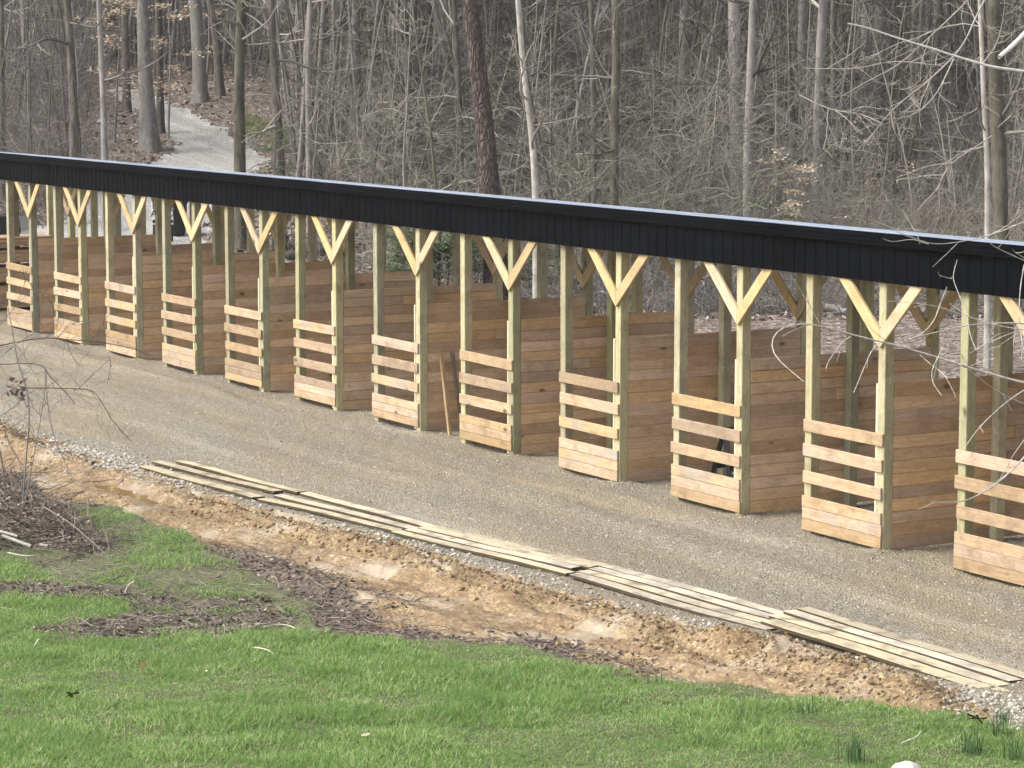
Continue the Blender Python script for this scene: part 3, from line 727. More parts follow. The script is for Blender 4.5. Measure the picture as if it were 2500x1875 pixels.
for s_, zc in (('L   H', 0.56), ('A   O', 0.28)):
    me = text_mesh(s_, hz*0.36, 0.004); o = link('lettering', me, M['black'], sg); o.rotation_euler = (math.pi/2, 0, 0); o.location = (0, -0.026, zbot+hz*zc)
# black barrel-like bin seen between the posts
g = at(433, 572)
bn = empty('trash_bin', tuple(g), 'black upright bin standing on the gravel behind the barn', 'bin')
b = MB(); P = np.array([[0, 0, 0], [0, 0, 0.05], [0, 0, 0.85], [0, 0, 0.9]]); b.tubes(P, [0.20, 0.24, 0.29, 0.30], 14); b.build('body', M['black'], bn, True)
b = MB(); P = np.array([[0, 0, 0.9], [0, 0, 0.93], [0, 0, 1.0], [0, 0, 1.02]]); b.tubes(P, [0.32, 0.33, 0.2, 0.01], 14); b.build('lid', M['black'], bn, True)
# post with a white box
g = at(43, 612)
dp = float(np.dot(g-CAM, FW))
mb = empty('marker_post', tuple(g), 'dark post carrying a narrow white box, beside the far end of the barn', 'post')
zt = atd(43, 556, dp)[2]-g[2]; zt2 = atd(43, 524, dp)[2]-g[2]
MB().box((-0.035, -0.035, -0.3), (0.035, 0.035, zt), 0.006).build('pole', M['steel'], mb)
MB().box((-0.06, -0.06, zt), (0.06, 0.06, zt2), 0.012).box((-0.09, -0.09, zt-0.012), (0.09, 0.09, zt+0.02), 0.004).box((-0.09, -0.09, zt2), (0.09, 0.09, zt2+0.03), 0.006).build('box', M['whitepaint'], mb)
_p = aty(40, 700, 1.7); ls_ = empty('lumber_stack', (_p[0]+0.4, 1.0, 0.0), 'stack of brown boards on black spacers at the far left end of the barn', 'lumber')
for k, (za, zb, mk) in enumerate(((0.06, 0.62, 'oak_y'), (0.70, 1.08, 'oak_y'), (1.16, 1.50, 'oak_y'), (1.56, 1.78, 'oak_y'))):
    b = MB(); ny = 6
    for r_ in range(max(1, int((zb-za)/0.05))):
        for q_ in range(4): b.box((-1.2+q_*0.3+RNG.normal(0, 0.006), -1.6+RNG.normal(0, 0.05), za+r_*0.05+0.002), (-1.2+q_*0.3+0.29, 1.6+RNG.normal(0, 0.05), za+(r_+1)*0.05-0.002), 0.004)
    b.build('board_layer', M['oak_y'], ls_)
    b = MB()
    for yy in (-1.3, 0, 1.3): b.box((-1.22, yy-0.05, za-0.06), (0.02, yy+0.05, za-0.002), 0.004)
    b.build('spacer', M['black'], ls_)
# black pickup mostly hidden at the far left
M['carpaint'] = plain('black_paint', (0.006, 0.007, 0.010), 0.12, var=0.1)
M['glass'] = plain('dark_glass', (0.012, 0.014, 0.018), 0.05, var=0.1)
M['tyre'] = plain('rubber', (0.015, 0.015, 0.015), 0.85)
g = at(24, 622)
tr = empty('pickup_truck', tuple(g), 'black pickup truck parked behind the far left end of the barn', 'truck')
tr.rotation_euler = (0, 0, math.radians(240))
def extrude(profile, y0, y1):
    p = np.array(profile); n = len(p); V = np.concatenate([np.stack([p[:, 0], np.full(n, y0), p[:, 1]], 1), np.stack([p[:, 0], np.full(n, y1), p[:, 1]], 1)])
    i = np.arange(n); Q_ = np.stack([i, (i+1) % n, (i+1) % n+n, i+n], 1)
    T_ = [[0, k+1, k] for k in range(1, n-1)]+[[n, n+k, n+k+1] for k in range(1, n-1)]
    return V, Q_, T_
b = MB(); b.add(*extrude([(-0.4, 0.45), (5.2, 0.45), (5.25, 0.8), (5.15, 1.05), (-0.45, 1.12), (-0.5, 0.7)], -0.95, 0.95)); b.build('body', M['carpaint'], tr)
b = MB(); b.add(*extrude([(1.5, 1.06), (3.9, 1.06), (3.2, 1.74), (1.7, 1.76)], -0.84, 0.84)); b.build('cab', M['carpaint'], tr)
b = MB(); b.add(*extrude([(1.72, 1.16), (3.6, 1.16), (3.08, 1.66), (1.84, 1.68)], -0.852, 0.852)); b.build('window', M['glass'], tr)
MB().box((1.6, -0.8, 1.77), (3.2, 0.8, 1.80), 0.01).build('roof_rack', M['steel'], tr)
for wx in (0.7, 4.2):
    for sy in (-1, 1):
        b = MB(); P = np.array([[wx, sy*0.74, 0.38], [wx, sy*0.76, 0.38], [wx, sy*0.96, 0.38], [wx, sy*0.98, 0.38]]); b.tubes(P, [0.30, 0.38, 0.38, 0.24], 18)
        w_ = b.build('wheel', M['tyre'], tr, True)
        b = MB(); P = np.array([[wx, sy*0.9, 0.38], [wx, sy*0.985, 0.38], [wx, sy*0.99, 0.38]]); b.tubes(P, [0.24, 0.22, 0.01], 14); b.build('rim', M['steel'], w_)
for sy in (-1, 1): MB().box((5.2, sy*0.7-0.2, 0.78), (5.27, sy*0.7+0.2, 0.95), 0.02).build('headlight', M['whitepaint'], tr)

# ------------------------------------------------------------------ trees
M['bark_grey'] = bark('grey_bark', (0.13, 0.12, 0.11), (0.28, 0.265, 0.245), 7, 0.3, 0.5)
M['bark_dark'] = bark('dark_bark', (0.045, 0.040, 0.034), (0.15, 0.135, 0.115), 10, 0.18, 0.9)
M['bark_moss'] = bark('mossy_bark', (0.055, 0.050, 0.038), (0.16, 0.148, 0.112), 10, 0.2, 0.9, lichen=(0.19, 0.188, 0.135))
M['bark_pine'] = bark('pine_bark', (0.075, 0.056, 0.049), (0.21, 0.163, 0.147), 9, 0.3, 1.0, plates=True)
M['bark_pale'] = bark('pale_bark', (0.24, 0.225, 0.195), (0.47, 0.445, 0.395), 5, 0.5, 0.3, lichen=(0.20, 0.19, 0.15))
M['bark_white'] = bark('white_bark', (0.62, 0.60, 0.54), (0.84, 0.82, 0.77), 6, 1.0, 0.3, var=0.1)
M['cut_wood'] = bark('weathered_limb', (0.20, 0.185, 0.16), (0.40, 0.38, 0.34), 9, 1.0, 0.4)
M['twig_light'] = twig('light_twigs', (0.14, 0.128, 0.11), (0.48, 0.45, 0.385))
M['twig_olive'] = twig('olive_twigs', (0.09, 0.085, 0.07), (0.38, 0.36, 0.305))
M['twig_grey'] = twig('grey_twigs', (0.065, 0.06, 0.055), (0.30, 0.28, 0.258))
M['twig_dark'] = twig('dark_twigs', (0.035, 0.03, 0.026), (0.15, 0.135, 0.115))
M['tan_leaf'] = leafy('dry_beech_leaves', [(0.0, (0.46, 0.33, 0.21)), (0.5, (0.64, 0.51, 0.36)), (1.0, (0.80, 0.71, 0.58))], trans=0.3)
M['green_leaf'] = leafy('evergreen_leaves', [(0.0, (0.045, 0.07, 0.03)), (0.5, (0.105, 0.155, 0.065)), (1.0, (0.24, 0.29, 0.16))], trans=0.25)

def trunk_arrays(P, R, k=14, rough=0.05, flare=0.0):
    P = np.asarray(P, float); n = len(P); V, Qd = tubes(P, R, k)
    V = V.reshape(n, k, 3); c = P[:, None, :]
    th = np.arange(k)
    f = 1+rough*(vnoise(np.arange(n)[:, None]*0.45+np.zeros((n, k)), th[None, :]*0.7+np.zeros((n, k)), int(abs(P[0, 0]*7)) % 99)-0.5)*2
    if flare:
        s = np.r_[0, np.cumsum(np.linalg.norm(np.diff(P, axis=0), axis=1))]
        f = f*(1+flare*np.exp(-s/0.45)[:, None]*(0.75+0.5*np.cos(th*2*math.pi/k*4+1.3)[None, :]))
    V = c+(V-c)*f[..., None]
    return V.reshape(-1, 3), Qd
def limbs(P, R, n1, z0, L1, rng, n2=5, n3=4, up=0.25, spread=0.9, fine=0.006, bias=None):
    """three orders of bare branches on trunk P; returns an MB"""
    b = MB(); P = np.asarray(P, float); s = np.linspace(0, 1, len(P))
    hz = P[:, 2]-P[0, 2]; smin = np.interp(z0, hz, s)
    t = rng.uniform(smin, 0.98, n1)
    S = np.stack([np.interp(t, s, P[:, k]) for k in range(3)], 1); Rr = np.interp(t, s, R)
    a = rng.uniform(0, 2*math.pi, n1)
    D = np.stack([np.cos(a)*spread, np.sin(a)*spread, rng.normal(up, 0.28, n1)], 1)
    L = L1*rng.uniform(0.5, 1.15, n1)*(1.15-0.6*t)
    A = grow(S, D, L, 9, 0.22, 0.05, rng); ra = np.minimum(Rr*0.55, 0.05*L1/2.5)*rng.uniform(0.5, 1, n1)
    RA = ra[:, None]*np.linspace(1, 0.22, 9)[None, :]
    b.tubes(A, RA, 5)
    def child(A, RA, m, lf, nn, wob, kk):
        T = len(A)*m; pi = np.repeat(np.arange(len(A)), m); tt = rng.uniform(0.15, 0.98, T)*(A.shape[1]-1)
        i0 = np.minimum(tt.astype(int), A.shape[1]-2); fr = (tt-i0)[:, None]
        S = A[pi, i0]*(1-fr)+A[pi, i0+1]*fr; d = unit(A[pi, i0+1]-A[pi, i0])
        ln = np.linalg.norm(np.diff(A, axis=1), axis=2).sum(1)[pi]
        D = d+rng.normal(0, 0.65, (T, 3))+np.array([0, 0, 0.08])
        L = ln*lf*rng.uniform(0.4, 1.1, T)*(1.2-0.6*tt/(A.shape[1]-1))
        C = grow(S, D, L, nn, wob, 0.03, rng); r0 = np.maximum(RA[pi, i0]*0.55, fine)
        RC = np.maximum(r0[:, None]*np.linspace(1, 0.3, nn)[None, :], fine*0.6)
        b.tubes(C, RC, kk); return C, RC
    if n2:
        A2, R2 = child(A, RA, n2, 0.5, 7, 0.25, 4)
        if n3: child(A2, R2, n3, 0.5, 5, 0.3, 3)
    return b
def hero(name, px, wb, wt, depth, bk, tw, label, hgt=18.0, n1=14, z0=4.0, L1=3.0, flare=0.35, seed=1, group='bare trees in the woods behind the barn', cat='tree', n2=5, n3=4, up=0.25, base_at=None):
    """a tree whose trunk passes through the given points; wb, wt are widths in photo pixels at its two ends"""
    rng = np.random.default_rng(seed)
    if base_at is not None:
        g = at(*base_at); depth = float(np.dot(g-CAM, FW))
    pts = [atd(u, v, depth) for u, v in px]
    g = pts[0].copy(); gzv = float(terrain(g[0], g[1]))
    pts[0] = pts[0] if abs(pts[0][2]-gzv) < 0.4 else pts[0]
    if pts[0][2] > gzv+0.05:      # carry the trunk on down to the ground it stands on
        d = pts[0]-pts[1]; d = d/abs(d[2]); pts = [pts[0]+d*(pts[0][2]-gzv+0.15)*np.array([0.6, 0.6, 1])]+pts
    else: pts[0] = np.array([pts[0][0], pts[0][1], gzv-0.15])
    d = unit(pts[-1]-pts[-2]); rest = max(1.0, hgt-(pts[-1][2]-pts[0][2]))
    for k in range(1, 5): pts.append(pts[-1]+unit(d*np.array([0.6, 0.6, 1])+rng.normal(0, 0.06, 3))*rest/4)
    P = resample(pts, 34)
    r0 = wb/FPX*depth/2; vis = np.linalg.norm(np.array(pts[len(px)-1])-pts[0]); r1 = wt/FPX*depth/2
    s = np.r_[0, np.cumsum(np.linalg.norm(np.diff(P, axis=0), axis=1))]
    R = np.interp(s, [0, vis, s[-1]], [r0, r1, 0.03])
    org = P[0].copy(); P = P-org
    root = empty(name, tuple(org), label, cat, group)
    V, Qd = trunk_arrays(P, R, 16, 0.07, flare); link('trunk', mesh('trunk', V, Qd, None, True), M[bk], root)
    limbs(P, R, n1, z0, L1, rng, n2, n3, up).build('crown', M[tw], root, True)
    return root
G_ = 'bare trees in the woods behind the barn'
hero('beech_tree', [(368, 372), (360, 270), (352, 150), (347, 0)], 46, 25, 0, 'bark_grey', 'twig_grey', 'broad grey smooth-barked tree on the bank left of the gravel road, its root flare showing', seed=1, flare=0.5, base_at=(366, 372), n1=12, z0=7)
hero('slim_tree', [(392, 322), (391, 220), (388, 100), (386, 0)], 20, 15, 0, 'bark_dark', 'twig_grey', 'dark slim trunk standing right behind the broad grey tree on the road bank', seed=2, base_at=(396, 325), n1=14, z0=6)
hero('forest_tree', [(310, 274), (308, 180), (305, 0)], 21, 15, 0, 'bark_dark', 'twig_grey', 'dark straight trunk left of the broad grey bank tree, on the far road edge', seed=3, base_at=(310, 274), z0=6)
hero('beech_tree', [(490, 250), (486, 150), (480, 40), (474, 0)], 34, 30, 0, 'bark_grey', 'twig_grey', 'grey trunk with flared foot standing alone just right of the gravel road bend', seed=4, flare=0.5, base_at=(490, 250), z0=7)
hero('forest_tree', [(538, 232), (530, 100), (512, 0)], 22, 17, 0, 'bark_dark', 'twig_grey', 'dark trunk leaning left behind the flared grey tree by the road bend', seed=5, base_at=(538, 232), z0=6)
hero('mossy_tree', [(588, 605), (586, 430), (583, 200), (590, 0)], 31, 25, 0, 'bark_moss', 'twig_olive', 'straight lichen-spotted trunk rising in front of the gravel road', seed=6, flare=0.45, base_at=(588, 606), z0=4.5, n1=16)
hero('mossy_tree', [(683, 520), (684, 430), (676, 280), (668, 150), (662, 0)], 33, 18, 74, 'bark_dark', 'twig_olive', 'dark trunk with a patch of green growth beside the road, above the roof', seed=7, z0=3)
hero('slim_tree', [(757, 500), (755, 430), (751, 150), (760, 0)], 17, 13, 76, 'bark_grey', 'twig_light', 'slim pale grey mottled trunk right of the green-grown trunk', seed=8, z0=3, n1=18)
hero('forest_tree', [(722, 292), (718, 150), (715, 0)], 24, 20, 92, 'bark_grey', 'twig_grey', 'smooth grey trunk further back between road and the pine', seed=9, z0=6)
hero('pine_tree', [(1212, 690), (1198, 480), (1180, 270), (1160, 120), (1149, 0)], 62, 40, 66, 'bark_pine', 'twig_dark', 'thick red-brown pine trunk with plated bark above the middle of the roof', seed=10, flare=0.2, z0=9, hgt=22)
hero('sycamore_tree', [(1309, 640), (1308, 480), (1301, 350), (1287, 240), (1276, 160), (1270, 70), (1262, 0)], 19, 13, 63, 'bark_pale', 'twig_light', 'pale bent sapling trunk just right of the thick red-brown pine', seed=11, flare=0.1, z0=2.8, hgt=12, n1=14)
hero('slim_tree', [(1345, 480), (1316, 340), (1296, 240), (1285, 190)], 15, 9, 70, 'bark_dark', 'twig_dark', 'dark leaning stem crossing behind the pale bent sapling', seed=12, z0=2.5, hgt=9)
hero('slim_tree', [(1128, 470), (1126, 330), (1115, 120), (1110, 0)], 14, 12, 74, 'bark_dark', 'twig_olive', 'thin dark stem close on the left of the red-brown pine', seed=13, z0=2.5)
hero('mossy_tree', [(1500, 520), (1500, 300), (1505, 120), (1503, 0)], 22, 20, 70, 'bark_moss', 'twig_olive', 'dark lichen-blotched trunk right of centre, with forked limbs', seed=14, z0=3, n1=18)
hero('forest_tree', [(1452, 520), (1450, 330), (1446, 100), (1443, 0)], 15, 13, 72, 'bark_dark', 'twig_dark', 'very dark narrow trunk left of the lichen-blotched one', seed=15, z0=4)
hero('forest_tree', [(873, 470), (871, 200), (868, 0)], 26, 22, 82, 'bark_grey', 'twig_grey', 'faint grey trunk left of the pine, behind the tangle', seed=16, z0=5)
hero('forest_tree', [(966, 470), (964, 200), (968, 0)], 24, 20, 84, 'bark_grey', 'twig_grey', 'second faint grey trunk left of the pine', seed=17, z0=5)
hero('beech_tree', [(1800, 560), (1797, 300), (1794, 120), (1793, 0)], 34, 30, 79, 'bark_grey', 'twig_grey', 'tall light grey trunk above the right half of the roof, first of three', seed=18, z0=6)
hero('beech_tree', [(1994, 570), (1997, 300), (2003, 120), (2010, 0)], 26, 24, 75, 'bark_grey', 'twig_light', 'pale grey straight trunk, brightest of the three above the right roof', seed=19, z0=6)
hero('beech_tree', [(1950, 560), (1955, 300), (1960, 0)], 25, 20, 82, 'bark_grey', 'twig_grey', 'middle grey trunk of the three above the right half of the roof', seed=20, z0=6)
hero('forest_tree', [(2034, 560), (2034, 300), (2032, 0)], 12, 11, 78, 'bark_dark', 'twig_dark', 'dark thin trunk touching the brightest grey trunk on its right', seed=21, z0=5)
hero('forest_tree', [(2108, 560), (2110, 250), (2114, 0)], 23, 19, 86, 'bark_grey', 'twig_grey', 'dim grey trunk right of the brightest grey trunk', seed=22, z0=5)
hero('snag_tree', [(2412, 590), (2411, 400), (2402, 250), (2397, 120), (2391, 0)], 19, 11, 52, 'bark_pale', 'twig_light', 'pale bare pole-like trunk near the right edge above the roof', seed=23, flare=0.1, z0=2.2, hgt=11, n1=12)
hero('mossy_tree', [(2445, 600), (2440, 400), (2430, 200), (2424, 0)], 42, 34, 62, 'bark_moss', 'twig_olive', 'thick mossy dark trunk at the right edge behind the pale pole', seed=24, z0=4)
hero('forest_tree', [(1826, 470), (1824, 400), (1830, 250), (1838, 0)], 28, 20, 72, 'bark_grey', 'twig_dark', 'grey-brown trunk with a broken look beside orange leaves', seed=25, z0=3)
hero('forest_tree', [(181, 385), (180, 250), (172, 100), (166, 0)], 25, 19, 78, 'bark_dark', 'twig_grey', 'dark trunk on the leaf-strewn bank, left part of the woods', seed=26, z0=3, n1=18)
hero('slim_tree', [(256, 392), (252, 250), (246, 100), (240, 0)], 18, 13, 77, 'bark_grey', 'twig_grey', 'slim grey trunk between the dark bank trunk and the broad grey tree', seed=27, z0=4)
hero('forest_tree', [(66, 200), (60, 100), (52, 0)], 18, 14, 105, 'bark_dark', 'twig_grey', 'dark trunk high on the bank near the left edge', seed=28, z0=3)
hero('forest_tree', [(5, 360), (4, 200), (2, 0)], 20, 16, 82, 'bark_dark', 'twig_grey', 'dark trunk cut by the left edge of the view', seed=29, z0=4)
hero('forest_tree', [(1330, 480), (1350, 250), (1362, 0)], 13, 9, 78, 'bark_dark', 'twig_grey', 'narrow dark trunk leaning right behind the pale bent sapling', seed=30, z0=3)

# stock of shared trees for the rest of the woods
def stock(seed, hgt, r0, z0, n1, L1, tw, n2=5, n3=4, lean=0.05, k=9):
    rng = np.random.default_rng(seed)
    P = grow(np.zeros((1, 3)), np.array([[rng.normal(0, lean), rng.normal(0, lean), 1.0]]), np.array([hgt]), 26, 0.035, 0.05, rng)[0]
    P[0, 2] = -0.3
    R = r0*np.linspace(1, 0.12, 26)**0.8
    V, Qd = trunk_arrays(P, R, k, 0.06, 0.3)
    tm = mesh('trunk', V, Qd, None, True)
    bm_ = limbs(P, R, n1, z0, L1, rng, n2, n3, 0.3)
    cm = mesh('crown', np.concatenate(bm_.V), np.concatenate(bm_.Q), None, True); cm.materials.append(M[tw])
    return tm, cm
ST_BIG = [stock(100+k, 19+k, 0.17+0.02*(k % 4), (3.0, 5.0, 4.0, 2.2)[k % 4], 20, 3.4, ('twig_grey', 'twig_light', 'twig_dark')[k % 3]) for k in range(6)]
ST_SAP = [stock(200+k, 7+0.7*k, 0.035+0.006*(k % 4), 0.8, 18, 1.5, ('twig_light', 'twig_olive', 'twig_grey')[k % 3], 4, 3, 0.16, 6) for k in range(7)]
barks = ['bark_grey', 'bark_dark', 'bark_moss', 'bark_grey']
def place(u, d):
    r = ray(u, 600); h = unit(np.array([r[0], r[1], 0.0])); hd = d/float(np.dot(h, FW)/math.cos(PIT))
    x = CAM[0]+h[0]*hd; y = CAM[1]+h[1]*hd
    return np.array([x, y, float(terrain(x, y))])
tm_cache = {}
rt = np.random.default_rng(42)
def zone(u):
    k = [(0, 'far left bank'), (260, 'gravel road'), (640, 'roadside trunk with green growth'), (860, 'left half of the roof'), (1120, 'red-brown pine'), (1400, 'lichen-blotched trunk'), (1650, 'three grey trunks'), (2080, 'right end of the roof')]
    return [b for a, b in k if u >= a-400][-1] if u < 0 else [b for a, b in k if u >= a][-1]
used = []
nb = 0; tries = 0
while nb < 138 and tries < 6000:
    tries += 1
    u = rt.uniform(-60, 2560); d = 78+80*rt.random()**0.8
    if nb >= 104: u = rt.uniform(200, 760); d = rt.uniform(112, 165)
    p = place(u, d)
    if p[1] < 8 or (215 < u < 700 and d < 112) or (u < 700 and d < 84) or in_poly(np.array([p[0]]), np.array([p[1]]), ROAD)[0] or seg_dist(np.array([p[0]]), np.array([p[1]]), ROAD)[0] < 0.8: continue
    if any((p[0]-q[0])**2+(p[1]-q[1])**2 < 1.2 for q in used): continue
    used.append(p); k = int(rt.integers(len(ST_BIG))); bk = barks[int(rt.integers(4))]
    tm, cm = ST_BIG[k]
    if (k, bk, 0) not in tm_cache:
        t2 = tm.copy(); t2.materials.append(M[bk]); tm_cache[(k, bk, 0)] = t2
    look = {'bark_grey': 'tall grey', 'bark_dark': 'tall dark', 'bark_moss': 'tall mossy'}[bk]; far = 'well back' if d > 118 else 'further in'
    root = empty('forest_tree', tuple(p), f'{look} bare tree {far} in the woods near the {zone(u)}', 'tree', G_)
    root.rotation_euler = (0, 0, rt.uniform(0, 6.28)); s_ = rt.uniform(0.75, 1.25); root.scale = (s_, s_, rt.uniform(0.9, 1.15))
    link('trunk', tm_cache[(k, bk, 0)], None, root); link('crown', cm, None, root); nb += 1
nb = 0; tries = 0
while nb < 130 and tries < 4000:
    tries += 1
    u = rt.uniform(-60, 2560); d = 66+50*rt.random()**1.1
    p = place(u, d)
    if p[1] < 6.5 or (215 < u < 720 and d < 108) or (u < 700 and d < 72) or in_poly(np.array([p[0]]), np.array([p[1]]), ROAD)[0] or seg_dist(np.array([p[0]]), np.array([p[1]]), ROAD)[0] < 0.5: continue
    k = int(rt.integers(len(ST_SAP))); bk = barks[int(rt.integers(4))]
    tm, cm = ST_SAP[k]
    if (k, bk, 1) not in tm_cache:
        t2 = tm.copy(); t2.materials.append(M[bk]); tm_cache[(k, bk, 1)] = t2
    look = {'bark_grey': 'thin grey', 'bark_dark': 'thin dark', 'bark_moss': 'thin olive'}[bk]; far = 'behind' if d > 88 else 'close behind the roof,'
    root = empty('sapling', tuple(p), f'{look} twiggy sapling {far} near the {zone(u)}' if d <= 88 else f'{look} twiggy sapling in the thicket near the {zone(u)}', 'sapling', 'saplings in the woods behind the barn')
    root.rotation_euler = (0, 0, rt.uniform(0, 6.28)); s_ = rt.uniform(0.8, 1.35); root.scale = (s_, s_, s_)
    link('trunk', tm_cache[(k, bk, 1)], None, root); link('crown', cm, None, root); nb += 1

# the far woods: trunks and twigs too many to tell apart
rf = np.random.default_rng(5)
def far_woods(n, d0, d1, rr, h0, h1, name, bk, seed):
    rng = np.random.default_rng(seed)
    u = rng.uniform(-500, 3000, n); d = np.sqrt(rng.uniform(d0*d0, d1*d1, n))
    pts = np.array([place(a, b) for a, b in zip(u, d)])
    ok = ~in_poly(pts[:, 0], pts[:, 1], ROAD); pts = pts[ok]; n = len(pts)
    H = rng.uniform(h0, h1, n); b = MB()
    P = grow(pts-np.array([0, 0, 0.3]), np.stack([rng.normal(0, 0.06, n), rng.normal(0, 0.06, n), np.ones(n)], 1), H, 8, 0.05, 0.05, rng)
    R = (rng.uniform(rr[0], rr[1], n)**1.0)[:, None]*np.linspace(1, 0.2, 8)[None, :]
    b.tubes(P, R, 5)
    m = 9
    pi = np.repeat(np.arange(n), m); t = rng.uniform(0.1, 0.8, n*m)*7; i0 = t.astype(int); f = (t-i0)[:, None]
    S = P[pi, i0]*(1-f)+P[pi, np.minimum(i0+1, 7)]*f; a = rng.uniform(0, 6.28, n*m)
    B_ = grow(S, np.stack([np.cos(a), np.sin(a), rng.normal(0.35, 0.35, n*m)], 1), rng.uniform(0.8, 3.2, n*m), 6, 0.3, 0.03, rng)
    b.tubes(B_, np.maximum(0.022, R[pi, i0]*0.25)[:, None]*np.linspace(1, 0.4, 6)[None, :], 3)
    return tag(b.build(name, M[bk], None, True), kind='stuff')
tag(far_woods(1500, 112, 210, (0.05, 0.17), 9, 20, 'distant_woods', 'twig_grey', 11), 'far-off grey woods filling the hillside', 'woods')
tag(far_woods(1300, 190, 330, (0.08, 0.26), 14, 24, 'distant_woods', 'twig_grey', 12), 'farthest grey woods along the hilltop', 'woods')

# undergrowth: a tangle of thin curved stems
def tangle(n, us, ds, hmax, r, name, mk, seed, wob=0.35, lab=None):
    rng = np.random.default_rng(seed)
    u = rng.uniform(us[0], us[1], n); d = ds[0]+(ds[1]-ds[0])*rng.random(n)**1.2
    pts = np.array([place(a, b) for a, b in zip(u, d)])
    ok = ~in_poly(pts[:, 0], pts[:, 1], ROAD) & (pts[:, 1] > 5.0); pts = pts[ok]
    dens = fbm(pts[:, 0]*0.25, pts[:, 1]*0.25, seed, 3); pts = pts[rng.random(len(pts)) < smooth(0.25, 0.55, dens)+0.15]; n = len(pts)
    m = 6
    base = np.repeat(pts, m, 0); N_ = len(base)
    a = rng.uniform(0, 6.28, N_); sp = rng.uniform(0.1, 0.9, N_)
    L_ = hmax*rng.uniform(0.35, 1.0, N_)
    A = grow(base+rng.normal(0, 0.12, (N_, 3))*np.array([1, 1, 0]), np.stack([np.cos(a)*sp, np.sin(a)*sp, np.ones(N_)], 1), L_, 9, wob, -0.03, rng)
    RA = r*rng.uniform(0.6, 1.5, N_)[:, None]*np.linspace(1, 0.45, 9)[None, :]
    b = MB(); b.tubes(A, RA, 3)
    k = 4; pi = np.repeat(np.arange(N_), k); i0 = rng.integers(2, 8, N_*k)
    C = grow(A[pi, i0], unit(A[pi, i0+0]-A[pi, i0-1])+rng.normal(0, 0.8, (N_*k, 3)), L_[pi]*rng.uniform(0.15, 0.5, N_*k), 6, wob, 0.0, rng)
    b.tubes(C, np.full((N_*k, 1), r*0.55)*np.linspace(1, 0.6, 6)[None, :], 3)
    return tag(b.build(name, M[mk], None, True), lab, 'undergrowth', None, 'stuff')
tangle(600, (700, 2600), (68, 100), 3.6, 0.012, 'undergrowth', 'twig_olive', 21, lab='olive-grey tangle of bare bushes behind the barn roof')
tangle(750, (720, 2600), (80, 125), 4.6, 0.015, 'undergrowth', 'twig_grey', 22, lab='grey thicket of thin stems among the trunks')
tangle(260, (-80, 230), (76, 125), 4.0, 0.012, 'undergrowth', 'twig_grey', 23, lab='thin grey brush on the leaf-covered bank')
tangle(330, (900, 2600), (66, 95), 3.4, 0.012, 'undergrowth', 'twig_light', 24, 0.5, lab='pale curling vines and briars behind the roof')
def mist(n, us, ds, zz, name, mk, seed, lab, r=0.007):
    """the fine twigs of countless crowns and bushes, standing at every height between the trunks"""
    rng = np.random.default_rng(seed); u = rng.uniform(us[0], us[1], n); d = rng.uniform(ds[0], ds[1], n)
    pts = np.array([place(a, b) for a, b in zip(u, d)]); ok = ~in_poly(pts[:, 0], pts[:, 1], ROAD) & (pts[:, 1] > 6.5) & ~((u > 215) & (u < 690) & (d < 108)); pts = pts[ok]; n = len(pts)
    pts[:, 2] += rng.uniform(zz[0], zz[1], n)
    m = 7; base = np.repeat(pts, m, 0); N_ = len(base); a = rng.uniform(0, 6.28, N_)
    A = grow(base, np.stack([np.cos(a), np.sin(a), rng.normal(0.55, 0.5, N_)], 1), rng.uniform(0.7, 2.2, N_), 8, 0.3, 0.02, rng)
    b = MB(); b.tubes(A, (r*1.5*rng.uniform(0.7, 1.5, N_))[:, None]*np.linspace(1, 0.5, 8)[None, :], 3)
    k = 4; pi = np.repeat(np.arange(N_), k); i0 = rng.integers(1, 7, N_*k)
    C = grow(A[pi, i0], unit(A[pi, i0]-A[pi, i0-1])+rng.normal(0, 0.7, (N_*k, 3)), rng.uniform(0.25, 0.9, N_*k), 5, 0.35, 0.0, rng)
    b.tubes(C, np.full((N_*k, 1), r)*np.linspace(1, 0.6, 5)[None, :], 3)
    return tag(b.build(name, M[mk], None, True), lab, 'undergrowth', None, 'stuff')
mist(600, (640, 2600), (84, 125), (0.3, 8.5), 'twig_haze', 'twig_light', 61, 'fine pale twigs of bushes and low crowns between the trunks')
mist(800, (640, 2600), (78, 120), (0.2, 8.0), 'twig_haze', 'twig_dark', 62, 'fine dark twigs of bushes and low crowns between the trunks')
mist(420, (-80, 660), (80, 130), (0.5, 8.0), 'twig_haze', 'twig_grey', 63, 'fine grey twigs above the leaf-covered bank')
mist(360, (800, 2100), (68, 92), (0.2, 4.5), 'twig_haze', 'twig_olive', 64, 'fine olive twigs low behind the roof')
tangle(420, (1250, 2600), (62.5, 71), 1.3, 0.011, 'undergrowth', 'twig_grey', 65, 0.5, lab='low grey brush on the ground behind the near stalls')
